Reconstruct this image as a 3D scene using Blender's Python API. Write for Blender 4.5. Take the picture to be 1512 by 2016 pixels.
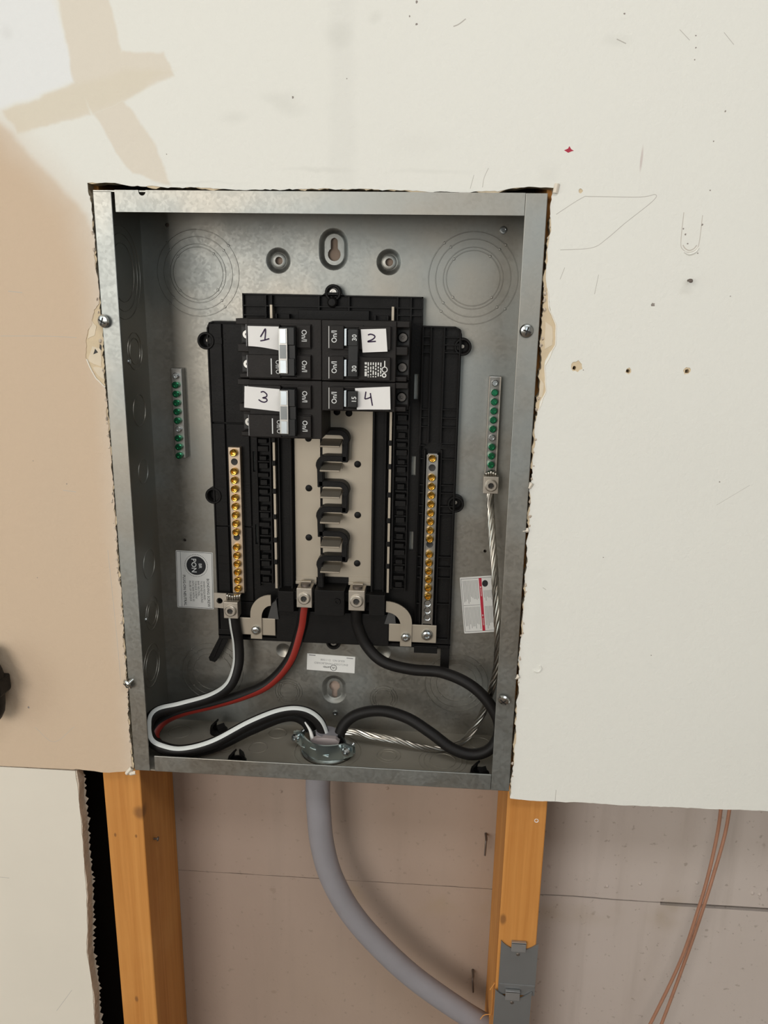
import bpy, bmesh, math, random
from mathutils import Vector, Matrix
from mathutils.geometry import tessellate_polygon

for o in list(bpy.data.objects):
    bpy.data.objects.remove(o)
scene = bpy.context.scene
C = scene.collection
ZC = 1.45                     # height of the panel centre above the floor (m)
MM = 0.001

# ------------------------------------------------------------------ camera
cam_d = bpy.data.cameras.new('camera')
cam_d.sensor_fit = 'HORIZONTAL'
cam_d.sensor_width = 36.0
cam_d.lens = 1525.0 / 1512.0 * 36.0
cam_d.clip_start = 0.01
cam = bpy.data.objects.new('camera', cam_d)
C.objects.link(cam)
RT = Vector((0.99735813, 0.07071448, 0.01662013))
DN = Vector((0.0338537, -0.25004687, -0.96764172))
FW = Vector((-0.06427047, 0.96564798, -0.25178022))
M = Matrix((RT, -DN, -FW)).transposed().to_4x4()
M.translation = Vector((0.10174, -0.65203, 0.17459 + ZC))
cam.matrix_world = M
scene.camera = cam

# ------------------------------------------------------------------ world, lights, exposure
world = bpy.data.worlds.new('world')
scene.world = world
world.use_nodes = True
bg = world.node_tree.nodes['Background']
bg.inputs[0].default_value = (0.80, 0.88, 1.0, 1)
bg.inputs[1].default_value = 0.25


def area(name, loc, target, sx, sy, watts, col):
    d = bpy.data.lights.new(name, 'AREA')
    d.shape = 'RECTANGLE'
    d.size = sx
    d.size_y = sy
    d.energy = watts
    d.color = col
    o = bpy.data.objects.new(name, d)
    C.objects.link(o)
    o.location = loc
    o.rotation_euler = (Vector(target) - Vector(loc)).to_track_quat('-Z', 'Y').to_euler()
    return o


# daylight through the big window on the opposite wall, up and to the left behind the camera
area('window_daylight', (-1.45, -3.30, ZC + 0.55), (-1.45, 0.0, ZC + 0.25), 1.8, 1.6, 97, (1.0, 0.97, 0.915))
# dim cool fill lamp added behind the camera to lift box metal and shadows
area('added_fill_right', (1.05, -3.30, ZC + 0.50), (0.9, 0.0, ZC + 0.20), 1.3, 1.4, 17, (0.86, 0.95, 1.0))
# cool lamp added at the left wall to brighten dimple rims and box metal
area('added_fill_left', (-2.50, -1.55, ZC + 0.10), (0.0, -1.35, ZC + 0.05), 1.0, 1.9, 20, (0.80, 0.95, 1.0))
# weak lamp added under the ceiling to brighten the top of the wall
area('added_fill_top', (0.35, -1.05, ZC + 1.10), (0.35, -0.75, ZC), 1.2, 0.3, 12.5, (0.95, 0.98, 1.0))

try:
    cy = scene.cycles
    cy.max_bounces = 6
    cy.diffuse_bounces = 3
    cy.glossy_bounces = 4
    cy.caustics_reflective = False
except Exception:
    pass
vs = scene.view_settings
vs.view_transform = 'Standard'
vs.look = 'None'
vs.exposure = -0.67
vs.gamma = 1.0
vs.use_curve_mapping = False


# ------------------------------------------------------------------ helpers
class MB:
    """collects geometry in millimetres (x right, y into the wall, z up from the panel centre)"""

    def __init__(self):
        self.v = []
        self.f = []
        self.s = []

    def add(self, verts, faces, smooth=False):
        n = len(self.v)
        self.v += [tuple(p) for p in verts]
        self.f += [tuple(i + n for i in f) for f in faces]
        self.s += [smooth] * len(faces)
        return self

    def box(self, x0, x1, y0, y1, z0, z1, bev=0.0):
        if bev <= 0:
            vs_ = [(x, y, z) for x in (x0, x1) for y in (y0, y1) for z in (z0, z1)]
            fs = [(0, 1, 3, 2), (4, 6, 7, 5), (0, 4, 5, 1), (2, 3, 7, 6), (0, 2, 6, 4), (1, 5, 7, 3)]
            return self.add(vs_, fs)
        bm = bmesh.new()
        bmesh.ops.create_cube(bm, size=1.0)
        for q in bm.verts:
            q.co = Vector(((x0 + x1) / 2 + q.co.x * (x1 - x0), (y0 + y1) / 2 + q.co.y * (y1 - y0),
                           (z0 + z1) / 2 + q.co.z * (z1 - z0)))
        bmesh.ops.bevel(bm, geom=list(bm.edges), offset=bev, segments=2, profile=0.5, affect='EDGES')
        return self.bm(bm)

    def bm(self, bm, smooth=False):
        bm.verts.index_update()
        self.add([q.co[:] for q in bm.verts], [[q.index for q in f.verts] for f in bm.faces], smooth)
        bm.free()
        return self

    def lathe(self, base, axis, prof, seg=24, smooth=True, sharp=()):
        """prof: list of (radius, distance along axis); each profile span gets its own rings so edges stay crisp"""
        base = Vector(base)
        a = Vector(axis).normalized()
        u = a.orthogonal().normalized()
        w = a.cross(u)
        for (r0, t0), (r1, t1) in zip(prof[:-1], prof[1:]):
            vs_, fs = [], []
            for i in range(seg):
                an = 2 * math.pi * i / seg
                d = u * math.cos(an) + w * math.sin(an)
                vs_.append(base + a * t0 + d * r0)
                vs_.append(base + a * t1 + d * r1)
            for i in range(seg):
                j = (i + 1) % seg
                if r0 < 1e-6:
                    fs.append((2 * i, 2 * j + 1, 2 * i + 1))
                elif r1 < 1e-6:
                    fs.append((2 * i, 2 * j, 2 * i + 1))
                else:
                    fs.append((2 * i, 2 * j, 2 * j + 1, 2 * i + 1))
            self.add(vs_, fs, smooth)
        return self

    def cyl(self, base, axis, r, h, seg=20):
        return self.lathe(base, axis, [(0, 0), (r, 0), (r, h), (0, h)], seg)

    def ring(self, c, axis, r, w=0.7, h=0.5, seg=48):
        """a low rounded ridge round a knockout"""
        pr = [(r - w / 2, 0), (r - w / 4, h), (r + w / 4, h), (r + w / 2, 0)]
        return self.lathe(c, axis, pr, seg)

    def prism(self, outline, y0, y1, holes=(), smooth=False):
        polys = [list(outline)] + [list(h) for h in holes]
        flat = [p for pl in polys for p in pl]
        tris = tessellate_polygon([[Vector((p[0], p[1], 0)) for p in pl] for pl in polys])
        n = len(flat)
        vs_ = [(p[0], y0, p[1]) for p in flat] + [(p[0], y1, p[1]) for p in flat]
        fs = []
        for t in tris:
            a, b, c = t
            ar = (flat[b][0] - flat[a][0]) * (flat[c][1] - flat[a][1]) - (flat[b][1] - flat[a][1]) * (flat[c][0] - flat[a][0])
            if ar < 0:
                a, b, c = a, c, b
            fs.append((a, b, c))
            fs.append((a + n, c + n, b + n))
        k = 0
        for i, pl in enumerate(polys):
            m = len(pl)
            A = sum(pl[j][0] * pl[(j + 1) % m][1] - pl[(j + 1) % m][0] * pl[j][1] for j in range(m))
            ccw = (A > 0) == (i == 0)
            for j in range(m):
                p, q = k + j, k + (j + 1) % m
                fs.append((p, p + n, q + n, q) if ccw else (q, q + n, p + n, p))
            k += m
        return self.add(vs_, fs, smooth)

    def loft(self, oa, ya, ob, yb, smooth=True):
        m = len(oa)
        vs_ = [(p[0], ya, p[1]) for p in oa] + [(p[0], yb, p[1]) for p in ob]
        return self.add(vs_, [(j, (j + 1) % m, m + (j + 1) % m, m + j) for j in range(m)], smooth)

    def tube(self, path, r, seg=12, ry=None, caps=True, refs=None, arc=None, dense=True, n=8):
        P = smooth_path(path, n) if dense else [Vector(p) for p in path]
        R = None
        if refs:
            R = smooth_path(refs, n) if dense else [Vector(p) for p in refs]
        N = len(P)
        rings = []
        u = None
        for i, p in enumerate(P):
            t = (P[min(i + 1, N - 1)] - P[max(i - 1, 0)]).normalized()
            if R:
                u = R[i] - t * R[i].dot(t)
            elif u is None:
                u = t.orthogonal()
            else:
                u = u - t * u.dot(t)
            u.normalize()
            w = t.cross(u)
            a0, a1 = arc if arc else (0, 2 * math.pi)
            k = seg + 1 if arc else seg
            rr = r(i / (N - 1)) if callable(r) else r
            ring_ = []
            for j in range(k):
                an = a0 + (a1 - a0) * j / seg
                ring_.append(p + u * (rr * math.cos(an)) + w * ((ry or rr) * math.sin(an)))
            rings.append(ring_)
        k = len(rings[0])
        vs_ = [q for rg in rings for q in rg]
        fs = []
        for i in range(N - 1):
            for j in range(k - 1 if arc else k):
                a, b = i * k + j, i * k + (j + 1) % k
                fs.append((a, b, b + k, a + k))
        self.add(vs_, fs, True)
        if caps and not arc:
            self.add(rings[0], [tuple(reversed(range(k)))])
            self.add(rings[-1], [tuple(range(k))])
        return self

    def ribbon(self, pts, y, w, th=0.1, n=5):
        """a flat pen stroke in the xz plane at depth y"""
        P = smooth_path([(p[0], y, p[1]) for p in pts], n) if len(pts) > 2 and n > 1 else [Vector((p[0], y, p[1])) for p in pts]
        lft, rgt = [], []
        for i, p in enumerate(P):
            t = (P[min(i + 1, len(P) - 1)] - P[max(i - 1, 0)]).normalized()
            nn = Vector((-t.z, 0, t.x)) * (w / 2)
            lft.append(p + nn)
            rgt.append(p - nn)
        m = len(P)
        vs_ = lft + rgt + [q + Vector((0, th, 0)) for q in lft + rgt]
        fs = []
        for i in range(m - 1):
            fs.append((i, i + 1, m + i + 1, m + i))
            fs.append((2 * m + i, 3 * m + i, 3 * m + i + 1, 2 * m + i + 1))
            fs.append((i, 2 * m + i, 2 * m + i + 1, i + 1))
            fs.append((m + i, m + i + 1, 3 * m + i + 1, 3 * m + i))
        return self.add(vs_, fs)

    def mesh(self, name, origin=(0, 0, 0)):
        me = bpy.data.meshes.new(name)
        ox, oy, oz = origin
        me.from_pydata([((x - ox) * MM, (y - oy) * MM, (z - oz) * MM) for x, y, z in self.v], [], self.f)
        me.polygons.foreach_set('use_smooth', self.s)
        bm = bmesh.new()
        bm.from_mesh(me)
        bmesh.ops.remove_doubles(bm, verts=list(bm.verts), dist=1e-6)
        bmesh.ops.recalc_face_normals(bm, faces=list(bm.faces))
        for e in bm.edges:
            if len(e.link_faces) == 2 and e.calc_face_angle(0) > 0.6:
                e.smooth = False
        bm.to_mesh(me)
        bm.free()
        return me


def smooth_path(pts, n=8):
    P = [Vector(p) for p in pts]
    out = []
    for i in range(len(P) - 1):
        p0 = P[i - 1] if i > 0 else P[0] * 2 - P[1]
        p1, p2 = P[i], P[i + 1]
        p3 = P[i + 2] if i + 2 < len(P) else P[-1] * 2 - P[-2]
        for k in range(n):
            t = k / n
            out.append(0.5 * ((2 * p1) + (p2 - p0) * t + (2 * p0 - 5 * p1 + 4 * p2 - p3) * t * t
                              + (3 * p1 - p0 - 3 * p2 + p3) * t ** 3))
    out.append(P[-1])
    return out


ORG = {}


def thing(name, label, cat, origin, group=None):
    o = bpy.data.objects.new(name, None)
    C.objects.link(o)
    o.empty_display_size = 0.01
    o.location = (origin[0] * MM, origin[1] * MM, ZC + origin[2] * MM)
    o['label'] = label
    o['category'] = cat
    if group:
        o['group'] = group
    ORG[o.name] = tuple(origin)
    return o


def part(name, mb, mat, parent, label=None):
    org = ORG[parent.name]
    o = bpy.data.objects.new(name, mb.mesh(name, org))
    C.objects.link(o)
    o.parent = parent
    o.data.materials.append(mat)
    ORG[o.name] = org
    if label:
        o['label'] = label
    return o


def parts(name, mb, mat, parent, label=None):
    """every separate piece of mb becomes a part of its own (touching pieces stay together)"""
    n = len(mb.v)
    par = list(range(n))

    def find(a):
        while par[a] != a:
            par[a] = par[par[a]]
            a = par[a]
        return a
    for f in mb.f:
        for q in f[1:]:
            par[find(f[0])] = find(q)
    key = {}
    for i, v_ in enumerate(mb.v):
        k = tuple(round(c, 4) for c in v_)
        if k in key:
            par[find(i)] = find(key[k])
        key[k] = i
    isl = {}
    for i in range(n):
        isl.setdefault(find(i), []).append(i)
    bb = {r: [min(mb.v[i][k] for i in ids) for k in range(3)] + [max(mb.v[i][k] for i in ids) for k in range(3)] for r, ids in isl.items()}
    rs = list(isl)
    for i, a in enumerate(rs):
        for b in rs[:i]:
            if all(bb[a][k] <= bb[b][k + 3] + .01 and bb[b][k] <= bb[a][k + 3] + .01 for k in range(3)):
                par[find(a)] = find(b)
    groups = {}
    for j, f in enumerate(mb.f):
        groups.setdefault(find(f[0]), []).append(j)
    out = []
    for js in groups.values():
        q = MB()
        mp = {}
        for j in js:
            ff = []
            for i in mb.f[j]:
                if i not in mp:
                    mp[i] = len(q.v)
                    q.v.append(mb.v[i])
                ff.append(mp[i])
            q.f.append(tuple(ff))
            q.s.append(mb.s[j])
        out.append(part(name, q, mat, parent, label))
    return out


def place(name, me, loc, parent, rot=None, label=None):
    """an instance of a shared mesh as a part; loc in mm panel coordinates"""
    org = ORG[parent.name]
    o = bpy.data.objects.new(name, me)
    C.objects.link(o)
    o.parent = parent
    o.location = tuple((loc[i] - org[i]) * MM for i in range(3))
    if rot:
        o.rotation_euler = rot
    if label:
        o['label'] = label
    ORG[o.name] = tuple(loc)
    return o


def shared(name, mb, mat):
    me = mb.mesh(name)
    me.materials.append(mat)
    return me


def solo(name, mb, mat, label, cat, origin, group=None):
    o = bpy.data.objects.new(name, mb.mesh(name, origin))
    C.objects.link(o)
    o.location = (origin[0] * MM, origin[1] * MM, ZC + origin[2] * MM)
    o.data.materials.append(mat)
    o['label'] = label
    o['category'] = cat
    if group:
        o['group'] = group
    ORG[o.name] = tuple(origin)
    return o


def struct(name, mb, mat, label=None):
    o = bpy.data.objects.new(name, mb.mesh(name))
    C.objects.link(o)
    o.location = (0, 0, ZC)
    o.data.materials.append(mat)
    o['kind'] = 'structure'
    if label:
        o['label'] = label
    ORG[o.name] = (0, 0, 0)
    return o


def lettering(txt, x, z, y, size, mat, parent, rot=0, name='lettering', th=0.06, width=1.0, align='CENTER', bold=0.0):
    cu = bpy.data.curves.new('txt', 'FONT')
    cu.body = txt
    cu.size = size
    cu.align_x = align
    cu.align_y = 'CENTER'
    cu.resolution_u = 2
    cu.offset = bold
    ob = bpy.data.objects.new('txt', cu)
    C.objects.link(ob)
    dg = bpy.context.evaluated_depsgraph_get()
    me0 = bpy.data.meshes.new_from_object(ob.evaluated_get(dg))
    mb = MB()
    ca, sa = math.cos(math.radians(rot)), math.sin(math.radians(rot))
    vs_ = [(x + q.co.x * width * ca - q.co.y * sa, y, z + q.co.x * width * sa + q.co.y * ca) for q in me0.vertices]
    fs = [tuple(p.vertices) for p in me0.polygons]
    mb.add(vs_, fs)
    bpy.data.objects.remove(ob)
    bpy.data.curves.remove(cu)
    bpy.data.meshes.remove(me0)
    return part(name, mb, mat, parent)


def circle(cx, cz, r, n=24, rz=None):
    return [(cx + r * math.cos(2 * math.pi * i / n), cz + (rz or r) * math.sin(2 * math.pi * i / n)) for i in range(n)]


def stadium(cx, cz, r, h, n=12):
    out = []
    for i in range(n + 1):
        a = math.pi * i / n
        out.append((cx + r * math.cos(a), cz + h + r * math.sin(a)))
    for i in range(n + 1):
        a = math.pi + math.pi * i / n
        out.append((cx + r * math.cos(a), cz - h + r * math.sin(a)))
    return out


def jag(pts, amp, step, seed):
    """a broken edge: subdivide a polyline and push the new points sideways"""
    rnd = random.Random(seed)
    out = []
    drift = 0.0
    for (x0, z0), (x1, z1) in zip(pts[:-1], pts[1:]):
        L = math.hypot(x1 - x0, z1 - z0)
        n = max(1, int(L / step))
        nx, nz = -(z1 - z0) / L, (x1 - x0) / L
        for i in range(n):
            t = (i + (rnd.uniform(-0.3, 0.3) if i else 0)) / n
            drift = 0.7 * drift + rnd.uniform(-amp, amp)
            out.append((x0 + (x1 - x0) * t + nx * drift, z0 + (z1 - z0) * t + nz * drift))
    out.append(pts[-1])
    return out


# ------------------------------------------------------------------ materials
class NT:
    def __init__(self, name):
        self.m = bpy.data.materials.new(name)
        self.m.use_nodes = True
        self.t = self.m.node_tree
        self.b = self.t.nodes['Principled BSDF']
        self._co = None

    def n(self, typ, **kw):
        nd = self.t.nodes.new(typ)
        for k, v_ in kw.items():
            setattr(nd, k, v_)
        return nd

    def put(self, sock, val):
        if isinstance(val, bpy.types.NodeSocket):
            self.t.links.new(val, sock)
        elif isinstance(val, tuple) and len(val) == 3 and sock.type == 'RGBA':
            sock.default_value = (*val, 1)
        else:
            sock.default_value = val

    def co(self):
        if self._co is None:
            self._co = self.n('ShaderNodeTexCoord').outputs['Object']
        return self._co

    def math(self, op, a, b=0.0, c=0.0, clamp=False):
        nd = self.n('ShaderNodeMath', operation=op)
        nd.use_clamp = clamp
        for s, v_ in zip(nd.inputs, (a, b, c)):
            self.put(s, v_)
        return nd.outputs[0]

    def vec(self, op, a, b=None, scale=None):
        nd = self.n('ShaderNodeVectorMath', operation=op)
        self.put(nd.inputs[0], a)
        if b is not None:
            self.put(nd.inputs[1], b)
        if scale is not None:
            nd.inputs['Scale'].default_value = scale
        return nd.outputs['Value'] if op in ('DOT_PRODUCT', 'LENGTH', 'DISTANCE') else nd.outputs[0]

    def mapping(self, scale=(1, 1, 1), loc=(0, 0, 0), rot=(0, 0, 0)):
        nd = self.n('ShaderNodeMapping')
        self.put(nd.inputs[0], self.co())
        nd.inputs['Location'].default_value = loc
        nd.inputs['Rotation'].default_value = rot
        nd.inputs['Scale'].default_value = scale
        return nd.outputs[0]

    def noise(self, scale, detail=3, rough=0.55, vec=None, dist=0.0):
        nd = self.n('ShaderNodeTexNoise')
        self.put(nd.inputs['Vector'], vec if vec is not None else self.co())
        nd.inputs['Scale'].default_value = scale
        nd.inputs['Detail'].default_value = detail
        nd.inputs['Roughness'].default_value = rough
        nd.inputs['Distortion'].default_value = dist
        return nd.outputs['Fac']

    def ramp(self, fac, a, b):
        nd = self.n('ShaderNodeMapRange')
        nd.interpolation_type = 'SMOOTHSTEP'
        self.put(nd.inputs[0], fac)
        nd.inputs[1].default_value = a
        nd.inputs[2].default_value = b
        return nd.outputs[0]

    def mix(self, fac, a, b):
        nd = self.n('ShaderNodeMix', data_type='RGBA')
        self.put(nd.inputs[0], fac)
        self.put(nd.inputs[6], a)
        self.put(nd.inputs[7], b)
        return nd.outputs[2]

    def bump(self, h, dist, strength=1.0):
        nd = self.n('ShaderNodeBump')
        self.put(nd.inputs['Height'], h)
        nd.inputs['Distance'].default_value = dist
        nd.inputs['Strength'].default_value = strength
        self.t.links.new(nd.outputs[0], self.b.inputs['Normal'])

    def set(self, **kw):
        names = dict(col='Base Color', rough='Roughness', metal='Metallic', spec='Specular IOR Level')
        for k, v_ in kw.items():
            self.put(self.b.inputs[names[k]], v_)
        return self


def simple(name, col, rough=0.5, metal=0.0, var=0.12, scale=60, spec=0.5, bump=0.0):
    m = NT(name)
    f = m.noise(scale, 3)
    lo = tuple(c * (1 - var) for c in col)
    hi = tuple(min(1, c * (1 + var)) for c in col)
    m.set(col=m.mix(f, lo, hi), metal=metal, spec=spec)
    m.set(rough=m.math('MULTIPLY_ADD', m.noise(scale * 0.6, 2), 0.16, rough - 0.08))
    if bump:
        m.bump(m.noise(scale * 6, 2), bump)
    return m.m


def galv_mat():
    m = NT('galvanized_steel')
    big = m.noise(14, 4, 0.6)
    vor = m.n('ShaderNodeTexVoronoi')
    vor.feature = 'F1'
    m.put(vor.inputs['Vector'], m.co())
    vor.inputs['Scale'].default_value = 420
    sp = m.n('ShaderNodeSeparateColor')
    m.t.links.new(vor.outputs['Color'], sp.inputs[0])
    spang = sp.outputs[0]
    f = m.math('MULTIPLY_ADD', spang, 0.22, m.math('MULTIPLY', big, 0.78))
    pat = m.ramp(m.noise(7, 3, 0.6), 0.38, 0.62)
    lo = m.mix(pat, (0.245, 0.228, 0.196), (0.226, 0.234, 0.222))
    hi = m.mix(pat, (0.37, 0.347, 0.305), (0.345, 0.355, 0.338))
    m.set(col=m.mix(f, lo, hi), metal=0.88)
    m.set(rough=m.math('MULTIPLY_ADD', m.math('ADD', big, m.math('MULTIPLY', spang, 0.25)), 0.32, 0.26))
    m.bump(m.noise(25, 3), 0.0004, 0.35)
    return m.m


def wood_mat(name, knots, shift, org=(0, 0)):
    m = NT(name)
    knots = [(x - org[0], z - org[1], rx, rz) for x, z, rx, rz in knots]
    v_ = m.mapping(scale=(70, 70, 2.2), loc=(shift, 0, 0))
    grain = m.noise(1.0, 5, 0.6, v_, 0.6)
    fine = m.noise(1.0, 3, 0.5, m.mapping(scale=(420, 420, 9)))
    blot = m.noise(9, 3)
    c = m.mix(m.ramp(grain, 0.3, 0.75), (0.68, 0.31, 0.082), (0.50, 0.195, 0.042))
    c = m.mix(m.math('MULTIPLY', m.ramp(blot, 0.45, 0.75), 0.45), c, (0.76, 0.39, 0.125))
    c = m.mix(m.math('MULTIPLY', fine, 0.35), c, (0.38, 0.145, 0.032))
    for (x, z, rx, rz) in knots:
        d = m.vec('LENGTH', m.vec('MULTIPLY', m.vec('SUBTRACT', m.co(), (x * MM, -.0453, z * MM)), (1 / (rx * MM), 1 / .016, 1 / (rz * MM))))
        d = m.math('ADD', d, m.math('MULTIPLY', m.noise(90, 2), 0.5))
        c = m.mix(m.math('MULTIPLY', m.ramp(d, 1.35, 0.6), 0.75), c, (0.20, 0.085, 0.03))
    m.set(col=c, rough=0.62, spec=0.3)
    m.bump(grain, 0.0006, 0.5)
    return m.m


def paper_mat():
    """grey-brown paper back of the drywall on the far side of the bay"""
    m = NT('drywall_back_paper')
    a = m.noise(5, 4, 0.6)
    b = m.noise(2.2, 2)
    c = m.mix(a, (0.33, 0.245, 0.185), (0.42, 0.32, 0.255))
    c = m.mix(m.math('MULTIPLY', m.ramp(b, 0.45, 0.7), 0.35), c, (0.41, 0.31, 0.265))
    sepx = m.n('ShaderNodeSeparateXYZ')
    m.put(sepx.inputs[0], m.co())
    lit_bay = m.ramp(sepx.outputs[0], 0.185, 0.30)  # right bay painted lighter, the bays' difference in light put into the colour
    c = m.mix(m.math('MULTIPLY', lit_bay, 0.8), c, m.mix(a, (0.55, 0.475, 0.425), (0.64, 0.565, 0.52)))
    big_spk = m.math('MULTIPLY', m.ramp(m.noise(48, 2, 0.5), 0.71, 0.77), 0.35)
    c = m.mix(big_spk, c, (0.24, 0.175, 0.13))
    spk = m.ramp(m.noise(170, 2, 0.5), 0.655, 0.74)
    c = m.mix(m.math('MULTIPLY', spk, 0.45), c, (0.25, 0.20, 0.16))
    streak = m.noise(1.0, 3, 0.5, m.mapping(scale=(55, 55, 3)))
    c = m.mix(m.math('MULTIPLY', m.ramp(streak, 0.5, 0.8), 0.25), c, (0.30, 0.24, 0.195))
    # brown water marks that hang below the seam
    sep = m.n('ShaderNodeSeparateXYZ')
    m.put(sep.inputs[0], m.co())
    zz = sep.outputs[2]
    d = m.math('ABSOLUTE', m.math('ADD', zz, 0.478))
    st = m.math('MULTIPLY', m.ramp(d, 0.035, 0.0), m.ramp(m.noise(11, 3), 0.5, 0.72))
    c = m.mix(m.math('MULTIPLY', st, 0.5), c, (0.34, 0.25, 0.14))
    m.set(col=c, rough=0.9, spec=0.15)
    m.bump(m.noise(220, 3), 0.0003, 0.5)
    return m.m


def paint_mat():
    """painted drywall face with its touched-up patches, smudges, specks and pencil marks"""
    m = NT('painted_drywall')
    co = m.co()
    wob = m.n('ShaderNodeTexNoise')
    m.put(wob.inputs['Vector'], co)
    wob.inputs['Scale'].default_value = 38
    wob.inputs['Detail'].default_value = 4
    p = m.vec('ADD', co, m.vec('SCALE', m.vec('SUBTRACT', wob.outputs['Color'], (0.5, 0.5, 0.5)), scale=0.010))
    pf = m.vec('ADD', co, m.vec('SCALE', m.vec('SUBTRACT', wob.outputs['Color'], (0.5, 0.5, 0.5)), scale=0.002))

    def poly(pts, soft, vec=p):
        """mask of a convex patch, corners in mm, clockwise or not"""
        A = sum(pts[j][0] * pts[(j + 1) % len(pts)][1] - pts[(j + 1) % len(pts)][0] * pts[j][1] for j in range(len(pts)))
        acc = None
        for (x0, z0), (x1, z1) in zip(pts, pts[1:] + pts[:1]):
            L = math.hypot(x1 - x0, z1 - z0)
            nx, nz = (z1 - z0) / L, -(x1 - x0) / L
            if A < 0:
                nx, nz = -nx, -nz
            d = m.math('SUBTRACT', m.vec('DOT_PRODUCT', vec, (nx, 0, nz)), (nx * x0 + nz * z0) * MM)
            acc = d if acc is None else m.math('MAXIMUM', acc, d)
        return m.ramp(acc, soft * MM, -soft * MM)

    def spot(x, z, rx, rz, soft=0.5, vec=pf):
        d = m.vec('LENGTH', m.vec('MULTIPLY', m.vec('SUBTRACT', vec, (x * MM, 0, z * MM)), (1000 / rx, 0, 1000 / rz)))
        return m.ramp(d, 1.0 + soft, 1.0 - soft)

    big = m.noise(3.0, 3)
    c = m.mix(big, (0.775, 0.755, 0.69), (0.82, 0.80, 0.735))
    # beige tone left of the panel, beige roller strokes across the white patch
    BEI = (0.70, 0.60, 0.475)
    bare = poly([(-2600, 900), (-500, 400), (-254.9, 313.4), (-197.2, 254.9), (-186.1, 207.7), (-176, 100), (-176, -400), (-2600, -400)], 26)
    beige_left2 = poly([(-2600, 900), (-500, 400), (-254.9, 316), (-190, 246), (-150, 150), (-150, -400), (-2600, -400)], 4)
    bare = m.math('MULTIPLY_ADD', beige_left2, 0.42, m.math('MULTIPLY', bare, 0.58))  # mask of the beige tone left of the panel
    c = m.mix(m.math('MULTIPLY', bare, 0.95), c, (0.61, 0.455, 0.318))
    c = m.mix(m.math('MULTIPLY', poly([(-268.6, 430), (-209, 430), (-193, 358.8), (-189.5, 344.5), (-253.6, 324.5), (-290, 314)], 3), 0.75), c, (0.80, 0.80, 0.80))
    st = None
    for pts in ([(-207, 440), (-167, 440), (-151.3, 365.7), (-153.3, 337.3), (-190, 339.1)],
                [(-250.4, 323.4), (-185.4, 344.5), (-181.2, 320.9), (-240.9, 306.4)],
                [(-189.7, 342.7), (-151.3, 364.7), (-119.2, 363.9), (-110.9, 347.9), (-139.1, 335.4), (-179.1, 320.9)],
                [(-179, 322), (-140.3, 336.2), (-127.1, 297), (-104.8, 266.3), (-148.4, 276.3), (-161.4, 293.2)]):
        q = poly(pts, 1.6)
        st = q if st is None else m.math('MAXIMUM', st, q)
    c = m.mix(m.math('MULTIPLY', st, 0.62), c, BEI)
    c = m.mix(m.math('MULTIPLY', poly([(-250, 324), (-186, 343), (-150, 352), (-115, 350), (-140, 335), (-240, 306)], 4), 0.3), c, (0.68, 0.60, 0.44))
    # faint taped joint above the panel
    c = m.mix(m.math('MULTIPLY', poly([(11, 500), (27, 500), (31, 268), (11, 268)], 5), 0.16), c, (0.60, 0.585, 0.54))
    # smudges
    GR = (0.40, 0.39, 0.34)
    for x, z, rx, rz, s_ in ((17, 376, 9, 7, .30), (-28.6, 332, 12, 5, .26), (-20, 325, 10, 4, .2), (-65, 318.5, 9, 3.5, .22), (45.7, 388, 5, 4, .25),
                             (225, 370, 8, 3, .22), (-241, 380, 4, 5, .25), (182, 278, 7, 7, .16), (3, 281, 22, 1.6, .25), (90, 280, 28, 1.4, .18),
                             (80, 300, 18, 8, .10), (191, -48, 9, 5, .12), (-100, 271, 30, 1.0, .22), (300, 60, 70, 40, .05),
                             (200, -100, 6, 60, .08), (-240, 20, 16, 90, .06)):
        c = m.mix(m.math('MULTIPLY', spot(x, z, rx, rz, 0.85, p), s_ * .5), c, GR)
    c = m.mix(m.math('MULTIPLY', spot(-330, -563, 3.2, 6, 0.4), 0.7), c, (0.30, 0.20, 0.06))
    c = m.mix(m.math('MULTIPLY', spot(251, 290, .9, 8, .5), 0.35), c, (0.35, 0.18, 0.18))
    m.set(col=c, rough=0.72, spec=0.25)
    m.bump(m.noise(300, 3, 0.6), 0.0006, 0.5)
    return m.m


def dusty_mat():
    m = NT('dusty_galvanized_steel')
    d = m.noise(18, 4, 0.6)
    m.set(col=m.mix(d, (0.30, 0.27, 0.22), (0.43, 0.39, 0.325)), metal=m.math('MULTIPLY_ADD', d, -0.3, 0.55))
    m.set(rough=m.math('MULTIPLY_ADD', d, 0.25, 0.4))
    m.bump(m.noise(60, 3), 0.0003, 0.3)
    return m.m


PAINT = paint_mat()
DUST = dusty_mat()
GALV = galv_mat()
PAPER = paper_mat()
GYPS = simple('torn_gypsum', (0.60, 0.50, 0.40), 0.95, var=0.25, scale=120, spec=0.1, bump=0.0008)
TORN = simple('torn_brown_paper', (0.66, 0.53, 0.36), 0.9, var=0.12, scale=60, spec=0.1, bump=0.0003)
BLACK = simple('black_plastic', (0.0075, 0.0066, 0.006), 0.52, var=0.25, scale=90, bump=0.00015, spec=.18)
BLACK2 = simple('breaker_plastic', (0.0135, 0.0108, 0.0094), 0.5, var=0.18, scale=80, bump=0.0001, spec=.2)
BLACK3 = simple('handle_plastic', (0.006, 0.006, 0.006), 0.35, var=0.1, spec=.3)
TIN = simple('tinned_bus', (0.44, 0.385, 0.31), 0.55, 0.85, var=0.08, scale=25)
TINL = simple('aluminium_lug', (0.50, 0.45, 0.385), 0.45, 0.9, var=0.1, scale=70)
BRASS = simple('brass', (0.60, 0.36, 0.07), 0.2, 1.0, var=0.12, scale=120)
BARB = simple('bar_aluminium', (0.50, 0.40, 0.30), 0.45, 0.9, var=0.12, scale=60)
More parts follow.
